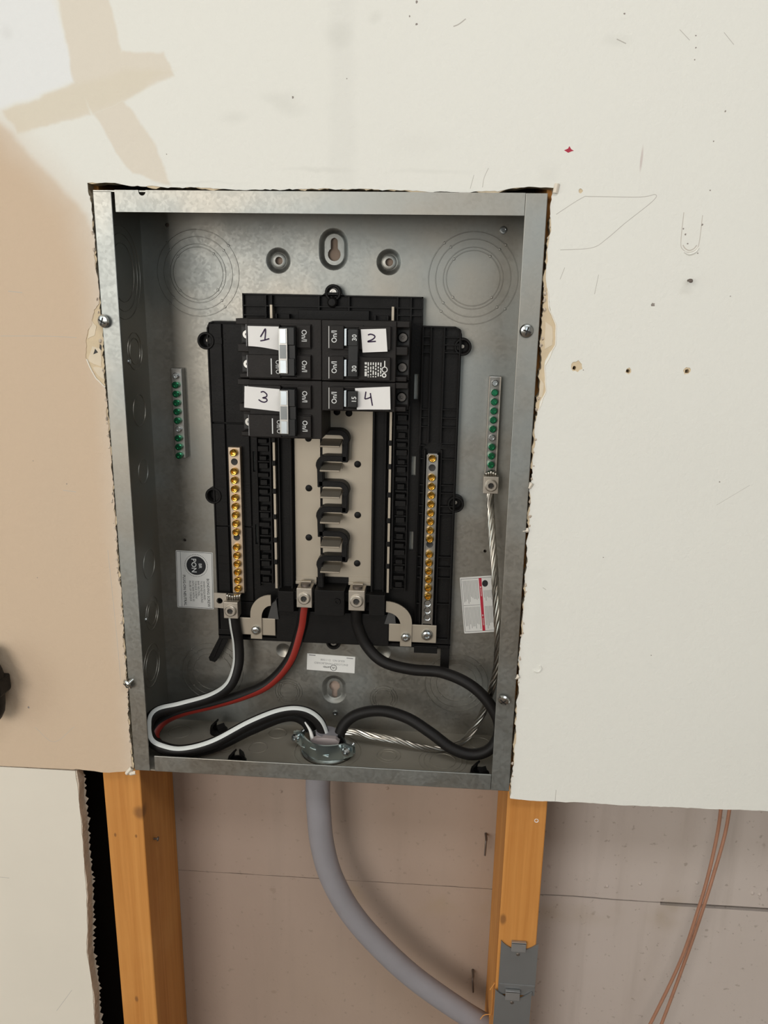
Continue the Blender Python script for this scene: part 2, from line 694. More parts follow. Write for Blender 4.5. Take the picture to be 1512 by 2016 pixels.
BARS = simple('bar_steel', (0.36, 0.35, 0.33), 0.35, 1.0, var=0.12, scale=60)
GREEN = simple('green_screw', (0.04, 0.28, 0.135), 0.15, 0.9, var=0.2, scale=150)
ZINC = simple('zinc_plate', (0.55, 0.575, 0.58), 0.22, 1.0, var=0.08, scale=60)
ZINCB = simple('bright_zinc', (0.62, 0.71, 0.71), 0.3, 1.0, var=0.1, scale=60)
DULL = simple('dull_steel', (0.10, 0.092, 0.085), 0.4, 0.9, var=.2)
DARK = simple('dark_recess', (0.02, 0.018, 0.016), 0.6)
NOTE = simple('white_note_paper', (0.80, 0.77, 0.74), 0.85, var=0.04, scale=40, spec=0.2)
STICK = simple('sticker_paper_and_highlight', (0.76, 0.74, 0.70), 0.5, var=0.05, scale=40)
INK = simple('pen_ink', (0.035, 0.018, 0.05), 0.6, spec=0.2)
PRINT = simple('black_print', (0.03, 0.03, 0.032), 0.6, spec=0.2)
GREYP = simple('grey_print_and_highlight', (0.27, 0.26, 0.26), 0.6, spec=0.2)
WHITEP = simple('white_print', (0.72, 0.72, 0.70), 0.6)
REDP = simple('red_print', (0.50, 0.02, 0.045), 0.5)
WBLK = simple('wire_black', (0.010, 0.0085, 0.0078), 0.52, var=0.2, scale=70, spec=.22)
WWHT = simple('wire_white', (0.70, 0.71, 0.68), 0.45, var=0.05)
WRED = simple('wire_red', (0.27, 0.022, 0.014), 0.45, var=0.1)
ALU = simple('bare_aluminium', (0.44, 0.41, 0.365), 0.3, 1.0, var=0.1, scale=90)
JACK = simple('grey_jacket', (0.27, 0.255, 0.27), 0.5, var=0.1, scale=35, bump=0.0002)
SHEA = simple('cut_jacket_end', (0.40, 0.34, 0.33), 0.7, var=0.08)
COPP = simple('copper_wire', (0.46, 0.235, 0.15), 0.5, 0.25, var=0.15, scale=80)
GUARD = simple('guard_steel', (0.25, 0.25, 0.248), 0.5, 0.6, var=0.10, scale=30)
SILV = simple('silver_foil_and_glint', (0.385, 0.42, 0.44), 0.32, 1.0, var=0.06, scale=100)
WOODL = wood_mat('pine_stud_a', [(-186, -324, 8, 10), (-205, -560, 2.5, 5), (-214, -352, 1.5, 3), (-192, -352, 1.5, 2.5)], 0.3, (-202, -1450))
WOODR = wood_mat('pine_stud_b', [(186, -424, 4, 8)], 4.1, (200, -1450))
ROOMW = simple('room_paint', (0.58, 0.54, 0.48), 0.85, var=0.05, scale=3)
CEIL = simple('ceiling_paint', (0.68, 0.67, 0.64), 0.9, var=0.03, scale=3)
CONC = simple('concrete', (0.145, 0.10, 0.068), 0.8, var=0.25, scale=5)
NAIL = simple('old_nail', (0.16, 0.13, 0.11), 0.5, 0.7, var=0.3)

# ------------------------------------------------------------------ the room
YF, YP, YB = 2.0, 2.5, 14.7          # drywall: painted face, paper back, rear of the board
YW = 104.5                           # face of the far side's drywall
XL, XR, ZT, ZBm = -2600.0, 2700.0, 1250.0, -1450.0

struct('floor', MB().box(XL, XR, -3600, 300, ZBm - 50, ZBm), CONC)
struct('ceiling', MB().box(XL, XR, -3600, 300, ZT, ZT + 40), CEIL)
struct('wall_left', MB().box(XL - 40, XL, -3600, 300, ZBm, ZT), ROOMW)
struct('wall_right', MB().box(XR, XR + 40, -3600, 300, ZBm, ZT), ROOMW)
wb = MB()
wb.prism([(XL, ZBm), (XR, ZBm), (XR, ZT), (XL, ZT)], -3640, -3600, [[(-2350, -260), (-550, -260), (-550, 1240), (-2350, 1240)], [(400, -200), (1700, -200), (1700, 1200), (400, 1200)]])  # right opening made up to go with the added fill lamp
struct('wall_behind', wb, ROOMW)

# upper sheet of drywall, cut out round the panel
bot_l = [(-244, -269.6)] + jag([(-243, -268.8), (-234.5, -269.5), (-224.2, -270), (-216.6, -271.2), (-208.8, -270.8), (-190.7, -268.5), (-185.6, -268.7)], 0.25, 4, 1)
left_e = [(-185.2, -257.3), (-185.0, -218.4), (-184.4, -175.3), (-184.2, -123.1), (-183.8, -72.8), (-183.6, -0.5), (-183.6, 54.7), (-183.4, 90.3), (-183.8, 124.9),
          (-183.6, 158.7), (-184.4, 179.3), (-184.2, 207.8), (-184.4, 235.5), (-185.2, 255), (-186.6, 270.4)]
top_e = [(-174.8, 270.9), (-160.1, 270.0), (-133, 267.9), (-83.2, 267.3), (-25.6, 266.7), (31.3, 266.6), (91.5, 266.0), (143.1, 265.9), (154.8, 268.2), (166.5, 269.4),
         (180.2, 269.6), (186.1, 269)]
right_e = [(185.2, 257.9), (185.3, 242.9), (184.7, 227.8), (184.4, 204.7), (184.2, 181.2), (184.2, 161.2), (184.2, 132.7), (184.0, 99.3), (184.0, 65.1), (183.8, 29.9),
           (183.9, -10.8), (184.0, -57.5), (184.2, -105.9), (184.2, -145.9), (184.4, -181.8), (184.8, -223.9), (183.6, -256.5), (183.6, -274.1)]
bot_r = [(205.6, -275.2), (229.4, -274.4), (276.9, -274), (324, -273.6), (370.6, -272.7), (422.4, -271.9), (560, -271.5)]
frame_pts = [(XR, -271), (XR, ZT), (XL, ZT), (XL, -270.2), (-320, -270.2)]


def sheet(seed, amp, le, re_):
    return (bot_l + jag([bot_l[-1]] + le, amp, 2.2, seed)[1:] + jag([le[-1]] + top_e, amp * 0.8, 3.0, seed + 1)[1:]
            + jag([top_e[-1]] + re_, amp, 2.2, seed + 2)[1:] + jag([re_[-1]] + bot_r, 0.35, 3.5, seed + 3)[1:] + frame_pts)


# where the face paper has peeled further back than the gypsum
left_p = [q for q in left_e if q[1] < 100] + [(-183.6, 105.5), (-191.5, 114), (-198.9, 131), (-198.6, 146), (-192, 160), (-189, 171), (-184.6, 176)] + [q for q in left_e if q[1] > 178]
right_p = [q for q in right_e if q[1] > 200] + [(186.4, 196.9), (189.3, 177.3), (195.5, 165.4), (195.8, 149.3), (188.6, 132.8), (190.8, 112), (185.6, 95.2)] + [q for q in right_e if q[1] < 95]


def rag(cx, cz, r, seed, n=14):
    rnd = random.Random(seed)
    return [(cx + r * rnd.uniform(0.75, 1.2) * math.cos(2 * math.pi * i / n), cz + r * rnd.uniform(0.75, 1.2) * math.sin(2 * math.pi * i / n)) for i in range(n)]


holes_p = [rag(214.6, 132.8, 4.6, 3), rag(256.4, 130.2, 2.5, 4), rag(302.9, 131.0, 3.0, 5), rag(206.9, 266.9, 1.7, 6, 9)]
holes_c = [rag(212.6, 131.6, 1.7, 7, 10), rag(256.2, 130.0, 1.7, 8, 10), rag(303.2, 130.8, 1.9, 9, 10)]
wf = struct('wall_front', MB().prism(sheet(11, 0.75, left_p, right_p), YF, YP, holes_p), PAINT)
part('gypsum_core', MB().prism(sheet(31, 1.15, left_e, right_e), YP, YB, holes_c), TORN, wf, 'torn brown paper and gypsum edge of the cut-out')
# loose torn flaps and crumbs along the cut
rnd = random.Random(5)
fl = MB()
for i in range(70):
    if i % 2:
        k = rnd.uniform(-255, 262)
        cx, cz = 184.2 + rnd.uniform(-0.6, 1.2), k
    else:
        k = rnd.uniform(-262, 262)
        cx, cz = -184.6 + rnd.uniform(-1.2, 0.5), k
    bm = bmesh.new()
    bmesh.ops.create_icosphere(bm, subdivisions=1, radius=rnd.uniform(0.6, 1.7))
    for q in bm.verts:
        q.co = Vector((cx + q.co.x * rnd.uniform(.6, 1.2), rnd.uniform(1.8, 3) + q.co.y * rnd.uniform(.6, 1.2), cz + q.co.z * rnd.uniform(.8, 1.8)))
    fl.bm(bm)
ob = part('plaster_crumbs', fl, GYPS, wf)
ob['kind'] = 'stuff'
for i, (x, z, L, a) in enumerate(((-188, -267, 9, 50), (-184.5, -269.5, 6, 15), (188, 268.5, 7, 80), (181.5, -8, 5, 10), (182.5, -147, 4, 30), (183, 32, 5, 60))):
    t = MB()
    ca, sa = math.cos(math.radians(a)), math.sin(math.radians(a))
    pts = [(x + ca * u - sa * v_, 1.2 - 1.8 * math.sin(math.pi * (v_ + 2) / 4), z + sa * u + ca * v_) for u in (-L / 2, 0, L / 2) for v_ in (-2, -1, 0, 1, 2)]
    fs = [(r_ * 5 + c_, r_ * 5 + c_ + 1, r_ * 5 + c_ + 6, r_ * 5 + c_ + 5) for r_ in range(2) for c_ in range(4)]
    t.add(pts, fs, True)
    t.add([(p[0], p[1] + .5, p[2]) for p in pts], [f[::-1] for f in fs], True)
    part('torn_flap', t, simple('flap_paper%d' % i, (0.74, 0.66, 0.55), .9) if i == 0 else bpy.data.materials['flap_paper0'], wf)

# pale torn paper lips round the two peeled places, and layered scraps
LIP = bpy.data.materials['flap_paper0']
lp = MB()
for seg_ in ([(187.0, 192), (189.3, 177.3), (195.5, 165.4), (195.8, 149.3), (188.6, 132.8), (190.8, 112), (185.8, 96)], [(-184.2, 106.5), (-191.5, 114), (-198.7, 130)]):
    q = [(x, YF + .05, z) for x, z in jag(seg_, .35, 3.0, int(abs(seg_[0][0])))]
    lp.tube(q, .55, 6, n=2)
parts('torn_lip', lp, simple('torn_white_edge', (.86, .80, .70), .9), wf)
for pts in ([(-196.5, 147), (-190, 150), (-187.5, 158), (-192.5, 163)], [(-197.5, 128), (-186.5, 124), (-185.6, 139), (-193, 141)], [(-190, 117), (-185.2, 113), (-185.4, 122.5), (-193.5, 123.5)],
            [(186.2, 168), (192.5, 164), (193.4, 150), (187.6, 146)], [(186, 122), (188.6, 118), (187.6, 108), (185.6, 106)]):
    part('torn_layer', MB().prism(jag(pts + pts[:1], .4, 2.5, int(pts[0][1]))[:-1], YP - .3, YP + .05), simple('torn_layer_paper', (.72, .61, .46), .9) if 'torn_layer_paper' not in bpy.data.materials else bpy.data.materials['torn_layer_paper'], wf)
part('torn_hole', MB().prism([(-192.6, 134.2), (-188.4, 136.0), (-190.6, 139.0)], YP - .45, YP - .2), DARK, wf)
part('torn_hole', MB().prism([(-186.8, 139.5), (-185.4, 137.6), (-185.0, 141.6), (-186.2, 143)], YP - .45, YP - .2), DARK, wf)

# lower sheet, left of the stud
edge = [(-243.2, -271.2), (-242.6, -295.2), (-242.6, -330.3), (-243.5, -378.4), (-244.4, -421.7), (-246.5, -459.9), (-250, -489.3), (-248.5, -512.2), (-247.3, -545.5),
        (-248.7, -583.9), (-249, -700)]
ep = jag(edge, 0.35, 4, 51)
ec = jag([(x + 0.8, z) for x, z in edge], 0.5, 4, 52)
eb = []
rnd = random.Random(9)
zc = -271.2
while zc > -700:
    xe = next((a[0] + (b[0] - a[0]) * (a[1] - zc) / (a[1] - b[1]) for a, b in zip(edge[:-1], edge[1:]) if a[1] >= zc >= b[1]), -249)
    eb += [(xe + rnd.uniform(0.2, 1.4), zc), (xe + rnd.uniform(2.2, 4.6), zc - rnd.uniform(1.5, 3.5))]
    zc -= rnd.uniform(5, 10)
wl = struct('wall_lower', MB().prism(ep + [(-249, ZBm), (XL, ZBm), (XL, -271.4)], YF, YP), simple('lower_sheet_paint', (0.75, 0.685, 0.585), .75, var=.05, scale=9, spec=.25, bump=.0002))
part('gypsum_core', MB().prism(ec + [(-249, ZBm), (XL, ZBm), (XL, -271.4)], YP, YB - 0.6), GYPS, wl, 'rough sawn gypsum edge')
part('back_paper', MB().prism(eb + [(-249, ZBm), (XL, ZBm), (XL, -271.4)], YB - 0.6, YB), GYPS, wl)

# specks, pencil lines and dents on the painted face
PENC = simple('pencil_grey', (0.50, 0.465, 0.42), .8, spec=.1)
SPEC_ = simple('speck_dark', (0.30, 0.26, 0.23), .8, spec=.1)
REDM = simple('red_marker', (0.42, 0.02, 0.05), .7)
YM = YF - .04
sk = MB()
rnd = random.Random(77)
for x, z, r in ((76, 397.5, 1.0), (71, 388, .7), (76.3, 382.6, .9), (229, 388.6, .7), (309.5, 323.4, .7), (303.4, 302.7, .6), (-284, -204, 1.2),
                (24, 346, .5), (-18, 333, .8), (305, 268, .6), (282, 374, .6), (283, 366, .6), (283, 358, .5), (301, 222, .6), (288, 240, .7),
                (290, 236, .8), (302, 243, .8), (292.5, 229, .7), (330, 190, .5), (-262, 300, .6), (-120, 292, .5),
                (220, 130, .5), (340, 40, .6), (250, -30, .5), (300, -120, .5), (-255, 40, .5), (-226, 20, .6), (-262, -70, .5), (270.8, 182.6, 1.7)):
    sk.prism([(x + r * rnd.uniform(.6, 1.2) * math.cos(a), z + r * rnd.uniform(.6, 1.3) * math.sin(a)) for a in [i * math.pi / 4 for i in range(8)]], YM, YF)
ob = part('speck', sk, SPEC_, wf)
ob['kind'] = 'stuff'
pn = MB()
pn.ribbon([(189.4, 249.7), (208.1, 261.7), (215.8, 262.9), (252.6, 262.8), (264, 264.7), (262.2, 259.6), (242.8, 243.5), (230.1, 232.1), (218.9, 225.1), (194.5, 223.3)], YM, .45, .03)
part('pencil_line', pn, PENC, wf, 'curved pencil line')
pn = MB()
for pts, w in (([(226, 205), (224, 190)], .35), ([(104, 381), (108, 382.5), (113, 386)], .8), ([(199, 210), (196, 201)], .4), ([(135, 283), (132, 276), (131, 269)], .4),
               ([(124, 278), (121.5, 268)], .35), ([(302, 376), (310, 368)], .35), ([(225, 372), (232, 369)], .7), ([(270, 378), (278, 371)], .4),
               ([(-262, 185), (-250, 184)], .5), ([(-273, 148), (-233, 148.6), (-206, 148)], .4), ([(-230, 14), (-218, 13)], .45),
               ([(-193, -40), (-191, -110), (-190, -170)], .35), ([(-280, -225), (-262, -240), (-240, -222)], .3),
               ([(200, -60), (203, -62)], .5), ([(226, -262), (226, -274)], .5), ([(340, 20), (365, 38)], .25), ([(420, -150), (470, -190)], .25)):
    pn.ribbon(pts, YM, w, .03)
ob = part('scratch', pn, PENC, wf)
ob['kind'] = 'stuff'
pn = MB()
for pts in ([(-352, -400), (-338, -401.5), (-325, -402)], [(-290, -570), (-270, -540)]):
    pn.ribbon(pts, YM, .45, .03)
ob = part('scratch', pn, PENC, wl)
ob['kind'] = 'stuff'
dn = MB()
dn.ribbon([(287.0, 252), (287.2, 230), (289.5, 224.5), (294.3, 222.6), (299.2, 224.6), (301.2, 230), (301.4, 250)], YM, .5, .03)
dn.ribbon([(289.0, 228), (291, 225.5), (294.3, 224.0), (297.6, 225.4), (299.6, 228)], YM, .8, .03)
part('pressed_slot', dn, simple('slot_shade', (.56, .50, .44), .8, spec=.1), wf)
dn = MB()
dn.tube([(290.5, YF - .1, 222.9), (294.6, YF - .3, 221.2), (299, YF - .3, 222.8), (301.2, YF - .1, 226)], .7, 6)
part('raised_lip', dn, simple('lip_paint', (.80, .78, .72), .7), wf)
rm_ = MB()
rm_.prism([(193.2, 295.4), (195.4, 294.2), (197.6, 295.2), (199.6, 295.6), (197.4, 296.8), (195.9, 299), (195, 297.2), (192, 295.9)], YM, YF)
part('red_mark', rm_, REDM, wf)
dn = MB()
dn.tube([(197.5, YF - .1, -140.5), (201.5, YF - .5, -140.8), (203.6, YF - .4, -138), (202.4, YF - .2, -135)], .9, 6)
part('raised_lip', dn, bpy.data.materials['lip_paint'], wf)

# back of the far wall: two sheets meeting at an open seam
seam = [(XL, -465), (-700, -465), (-184, -465), (0, -464.2), (183, -463.4), (238, -466.6), (275, -465.8), (318, -466.8), (371, -466.4), (372, -466), (489, -465.2), (XR, -465)]
up_ = jag(seam[1:9], 0.25, 6, 61) + seam[9:]
lo_ = [(x, z - (0.8 if x < 236 else 1.3)) for x, z in seam[:9]] + [(371.5, -467.2), (372, -470.6), (489, -470.4), (XR, -470)]
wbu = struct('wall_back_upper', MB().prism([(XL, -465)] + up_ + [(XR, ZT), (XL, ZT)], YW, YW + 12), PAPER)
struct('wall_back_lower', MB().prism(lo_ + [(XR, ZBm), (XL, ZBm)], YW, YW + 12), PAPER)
struct('wall_cavity_shade', MB().box(XL, -222.5, YW - 2, YW - .2, ZBm, ZT), simple('cavity_shade_black', (.016, .012, .009), .9, spec=.05), 'black sheet standing in for the shade in the cavity left of the stud')  # black sheet added as painted shade for the unlit left bay
struct('wall_behind_seam', MB().box(XL, XR, YW + 12.5, YW + 20, ZBm, ZT), DARK)

for x, z in ((310.8, -449.9), (346.7, -443.8), (408.5, -437.7), (470, -447), (478, -448), (255, -330), (330, -345), (60, -340), (-60, -352), (-20, -315)):
    part('nail_pop', MB().lathe((x, YW, z), (-.25, -1, .2), [(2.2, 0), (1.6, .8), (.8, 1.5), (0, 1.7)], 9), PAPER, wbu)

# ------------------------------------------------------------------ studs
nail_me = shared('nail', MB().lathe((0, 0, 0), (0, -1, 0), [(0, 0), (1.0, 0), (1.0, 4), (2.4, 4.2), (2.2, 5.2), (0, 5.4)], 14), NAIL)
sl = thing('wall_stud', 'pine wall stud below the left side of the breaker panel', 'stud', (-202, 60, ZBm))
part('timber', MB().box(-222, -183.2, YB + .2, YW - .3, ZBm, ZT, 1.2), WOODL, sl)
nl = place('nail', nail_me, (-183.2, 38, -372), sl, rot=(0, 0, math.radians(90)))
sr_ = thing('wall_stud', 'pine wall stud on the right with grey metal guard plates', 'stud', (200, 60, ZBm))
part('timber', MB().box(182.6, 221.4, YB + .2, YW - .3, ZBm, ZT, 1.2), WOODR, sr_)
spl = MB()
spl.tube([(182.4, 17, -505), (180.6, 18, -512), (181.0, 20, -545), (179.5, 22, -556)], lambda t: 0.9 - 0.6 * t, 6)
spl.tube([(182, 16, -505), (178.5, 13, -508), (177, 12, -510)], 0.5, 6)
spl.tube([(182, 22, -552), (174, 24, -556), (170, 24, -562)], 0.5, 6)
part('wood_splinter', spl, WOODR, sr_)
ns = MB()
ns.lathe((212, YB + .4, -306), (0, -1, 0), [(0, .1), (1.2, .1), (2.0, 0.5), (2.3, 0)], 14)
part('screw_hole', ns, NOTE, sr_)

# grey stud guard plates on the right stud
for i, (z1, z0, lab, xs) in enumerate(((-448.5, -515, 'upper grey steel guard plate nailed to the right stud', 0.0), (-508, -640, 'lower grey steel guard plate nailed to the right stud', -3.0))):
    g = thing('guard_plate', lab, 'plate', (204 + xs, YB, z0), 'steel guard plates on the right stud')
    xa, xb = 185.5 + xs, 223.3 + xs
    yb = YB - .1 - 2.0 * i
    n = 16
    out = [(xa, z0), (xb, z0), (xb, z1 - 1)]
    for k in range(1, n):
        t = k / n
        x = xb + (xa - xb) * t
        out.append((x, z1 - 10.5 * math.sin(math.pi * t) ** 0.8))
    out.append((xa, z1))
    hl = []
    if i == 0:
        hl = []
    pm = MB().prism(out, yb - 1.4, yb, hl)
    part('plate', pm, GUARD, g)
    # turned-out tab that carries the fixing point
    tx = (xa + xb) / 2 - 1.0
    tb = MB()
    tb.box(tx - 7.5, tx + 7.5, yb - 3.4, yb - 1.9, z1 - 11, z1 + 0.5, 0.5)
    tb.box(tx - 7.5, tx + 7.5, yb - 3.4, yb - .2, z1 - 1.0, z1 + 0.6, 0.3)
    part('tab', tb, simple('tab_steel', (.42, .42, .42), .4, .7), g)
    part('fixing_point', MB().lathe((tx, yb - 1.3, z1 - 15.5), (0, -1, 0), [(0, 1.0), (1.3, .9), (2.1, 0)], 14), NAIL, g)
    if i == 0:
        rb = MB()
        rb.box(xa + .3, xb - .3, yb - 2.0, yb - 1.2, -505, -501.5, 0.3)
        part('pressed_rib', rb, GUARD, g)

# nails standing in the far wall
for x, z, tilt, lab in ((172, -391, -10, 'bent nail in the paper wall beside the right stud, upper one'), (166, -578, 5, 'bent nail in the paper wall beside the right stud, lower one')):
    nm = MB()
    nm.tube([(x, YW, z), (x, YW - 9, z), (x - .5, YW - 13, z - 2), (x + tilt * .1, YW - 15, z - 17)], lambda t: 1.5 - 0.5 * t, 8)
    solo('nail', nm, NAIL, lab, 'nail', (x, YW, z), 'nails in the paper wall')
nm = MB().tube([(0, 0, 0), (-.3, -6, .3), (-.6, -9, -.6)], 0.9, 8)
nm.lathe((-.6, -9, -.6), (-.1, -1, -.1), [(0, 0), (1.6, 0), (1.5, .8), (0, 1)], 12)
w_nail = solo('nail', MB().add([(v_[0] + 296, v_[1] + YF, v_[2] + 201.5) for v_ in nm.v], nm.f, True), NAIL, 'small nail standing out of the white wall right of the panel', 'nail', (296, YF, 201.5))

# ------------------------------------------------------------------ the panel enclosure
D = 96.6
IN = 180.5
enc = thing('panel_enclosure', 'open galvanized steel breaker panel box set into the wall', 'electrical panel', (0, 50, -265))
KC = 1.2   # centre line of the fittings
key_t = [(KC, 231), 14.2, 5.2]
dims = [(-50.8, 217.9), (52.6, 217.9)]
key_b = (1.8, -217.5)


def keyhole(cx, cz, R, r, up, n=14):
    """round hole with a narrow slot; up=+1: slot above the round"""
    out = []
    a0 = math.asin(r / R)
    for i in range(n + 1):
        a = math.pi / 2 + a0 + (2 * math.pi - 2 * a0) * i / n
        out.append((cx + R * math.cos(a), cz + up * R * math.sin(a)))
    top = cz + up * (R * 1.9)
    for i in range(9):
        a = math.pi * i / 8
        out.append((cx + r * math.cos(a), top + up * r * math.sin(a)))
    return out


small = [(-154.9, 248.2, 1.9), (-153.1, -57.5, 1.5), (154.3, -57.6, 1.6)]
bh = [stadium(KC, 228.5, 14.0, 4.8), stadium(key_b[0], key_b[1] - 1, 13, 3.5)] + [circle(x, z, 11.8, 28) for x, z in dims] + [circle(x, z, 8, 20) for x, z in ((-52.4, -175.6), (53.9, -172.7))] \
    + [circle(x, z, r, 12) for x, z, r in small]
part('back_plate', MB().prism([(-IN, -263.6), (IN, -263.6), (IN, 263.6), (-IN, 263.6)], D, D + 1.2, bh), GALV, enc)
# pressed dimples and keyholes
dm = MB()
for x, z in dims:
    dm.lathe((x, D, z), (0, 1, 0), [(11.9, 0), (10.6, .35), (8.6, 2.6), (7.4, 3.4), (7.0, 3.5), (6.6, 3.3), (5.9, 2.9), (3.6, 2.9), (3.4, 4.6)], 32)
for x, z in ((-52.4, -175.6), (53.9, -172.7)):
    dm.lathe((x, D, z), (0, 1, 0), [(8.1, 0), (6.8, .3), (4.4, 2.2), (0, 2.6)], 24)
parts('dimple', dm, GALV, enc)


def dish(name, cx, cz, r, h, depth, hole):
    q = MB()
    prof = [(0, 0), (1.3, .35), (3.4, depth * .7), (4.6, depth * .95), (5.0, depth)]
    for (i0, d0), (i1, d1) in zip(prof[:-1], prof[1:]):
        q.loft(stadium(cx, cz, r - i0, h), D + d0, stadium(cx, cz, r - i1, h), D + d1)
    q.prism(stadium(cx, cz, r - 5.0, h), D + depth, D + depth + 1.0, [hole])
    part(name, q, GALV, enc)


dish('keyhole_dish', KC, 228.5, 14.0, 4.8, 3.6, keyhole(KC, 224.2, 6.0, 3.3, 1))
dish('keyhole_dish', key_b[0], key_b[1] - 1, 13, 3.5, 3.4, keyhole(key_b[0], key_b[1] + 1.6, 5.8, 3.0, -1))
# knockouts
for (x, z, rs, lab) in ((-127.7, 205.5, (39.3, 33.0, 26.6, 23.8), 1), (130.3, 204.5, (41.0, 34.5, 27.4, 24.6), 1), (131.2, -204.3, (33, 27.5, 21), 1), (-130, -204.5, (33, 27.5, 21), 1),
                        (-47.6, -223.3, (14.6, 11.8, 9.6), 0), (54.8, -226, (14.6, 11.8, 9.6), 0)):
    k = MB()
    for r in rs:
        k.ring((x, D + .1, z), (0, -1, 0), r, 1.0, 0.75)
    rr = random.Random(int(x))
    for r in rs[:2] + rs[-1:]:
        for a in (0.8, 2.35, 3.9, 5.5):
            a += rr.uniform(-.12, .12)
            k.lathe((x + r * math.cos(a), D + .1, z + r * math.sin(a)), (0, -1, 0), [(1.4, 0), (1.0, .7), (0, .9)], 8)
    part('knockout', k, GALV, enc)
# side walls
sd = MB()
sd.box(-IN - 1.2, -IN, 0.6, D + 1.2, -264.8, 264.8)
part('side_wall', sd, GALV, enc)
part('side_wall', MB().box(IN, IN + 1.2, 0.6, D + 1.2, -264.8, 264.8), GALV, enc)
part('top_wall', MB().box(-IN, IN, 0.6, D, 263.6, 264.8), GALV, enc)
bw = MB()
hole_c = (1.5, 50.0)
# bottom wall with the cable entry cut in it (outline in x,y turned flat)
o_xy = [(-IN, 0.6), (IN, 0.6), (IN, D), (-IN, D)]
tmp = MB().prism([(x, y) for x, y in o_xy], 0, 1.2, [circle(hole_c[0], hole_c[1], 21, 32), circle(-85, 19, 6.5, 16), circle(155, 22, 6.5, 16)])
bw.add([(v_[0], v_[2], -264.8 + v_[1]) for v_ in tmp.v], tmp.f)
part('bottom_wall', bw, DUST, enc)
ZF = -263.6
for x, y, rs in ((-160, 71, (12,)), (-86.6, 79, (9.5,)), (-56.7, 78, (9.5,)), (-70.8, 49, (9.5,)), (-105, 48, (9.5,)), (hole_c[0], hole_c[1], (34, 28, 24)), (64, 47, (12, 8)), (118.8, 43, (24, 19, 13)), (158, 80, (11,)), (-135, 30, (12,))):
    k = MB()
    for r in rs:
        k.ring((x, y, ZF - .05), (0, 0, 1), r, 0.9, 0.65)
    part('knockout', k, DUST, enc)
for y, z, rs in ((48, 203, (40, 33, 25)), (64, 134, (17, 12)), (66, 79, (15,)), (66, 20, (12,)), (66, -74.5, (15,)), (66, -127, (17, 12)), (56, -180, (22, 16))):
    k = MB()
    for r in rs:
        k.ring((-IN - .05, y, z), (1, 0, 0), r, 0.8, 0.5)
    part('knockout', k, GALV, enc)
# front flanges
part('flange', MB().box(-181.7, -166.4, -0.4, 1.0, -264.8, 263.8, 0.5), GALV, enc)
part('flange', MB().box(164.7, 181.7, -0.4, 1.0, -264.8, 264.8, 0.5), GALV, enc)
nt = [(-141 + 3.0 * math.cos(math.pi + math.pi * i / 8), 264.9 - 0.8 + 3.4 * math.sin(math.pi + math.pi * i / 8)) for i in range(9)]
tf = [(-163.6, 248.3), (164.4, 248.3), (164.4, 264.9)] + [(-138, 264.9)] + nt[::-1] + [(-144, 264.9), (-163.6, 264.9)]
part('flange', MB().prism(tf, -0.4, 0.9), GALV, enc)
part('flange', MB().box(-161.5, 164.4, -0.4, 1.0, -264.8, -248.0, 0.5), GALV, enc)
# corner rivet and tiny studs
rv = MB()
rv.lathe((155.8, D, 246.8), (0, -1, 0), [(3.6, 0), (3.2, 1.6), (2.0, 1.7), (1.8, 0.6), (0, .6)], 16)
rv.lathe((-IN, 48, 125.6), (1, 0, 0), [(2.6, 0), (2.2, 1.4), (0, 1.8)], 12)
rv.lathe((-IN, 49, -127), (1, 0, 0), [(2.6, 0), (2.2, 1.4), (0, 1.8)], 12)
rv.lathe((3, D, -246), (0, -1, 0), [(3.0, 0), (2.6, 1.8), (1.5, 2.0), (1.4, 1), (0, 1)], 12)
parts('rivet', rv, ZINC, enc)


# cover screws
def pan_screw(r=5.6, shaft=7):
    q = MB()
    q.lathe((0, 0, 0), (0, -1, 0), [(0, -shaft), (1.9, -shaft), (2.0, 0), (r * .96, 0), (r, .8), (r * .86, 2.2), (r * .5, 3.1), (0, 3.3)], 24)
    return q


pans = pan_screw()
slot_m = MB()
slot_m.box(-3.4, 3.4, -3.45, -2.6, -.55, .55)
slot_m.box(-.55, .55, -3.45, -2.6, -3.4, 3.4)
pan_me = shared('cover_screw', pans, ZINC)
cross_me = shared('cross_slot', slot_m, DARK)
for x, y, z, rot in ((-179.2, -2.2, 162.1, (.15, .5, -.2)), (171.5, -1.6, 160.6, (.1, .3, .1)), (-180.6, -3.0, -170.5, (.5, .4, -.45)), (171.6, -2.6, -168.4, (.45, .7, 0))):
    s_ = place('cover_screw', pan_me, (x, y, z), enc, rot)
    c_ = place('cross_slot', cross_me, (x, y, z), s_)


# ------------------------------------------------------------------ stickers on the box
def slab(corners, y, th=0.25, r=1.2):
    """thin sticker from four corners (x,z)"""
    out = []
    n = len(corners)
    for i in range(n):
        p0, p1, p2 = Vector(corners[i - 1]), Vector(corners[i]), Vector(corners[(i + 1) % n])
        a = p1 + (p0 - p1).normalized() * r
        b = p1 + (p2 - p1).normalized() * r
        for k in range(5):
            t = k / 4
            q = (a * (1 - t) + p1 * t) * (1 - t) + (p1 * (1 - t) + b * t) * t
            out.append((q.x, q.y))
    return MB().prism(out, y - th, y)


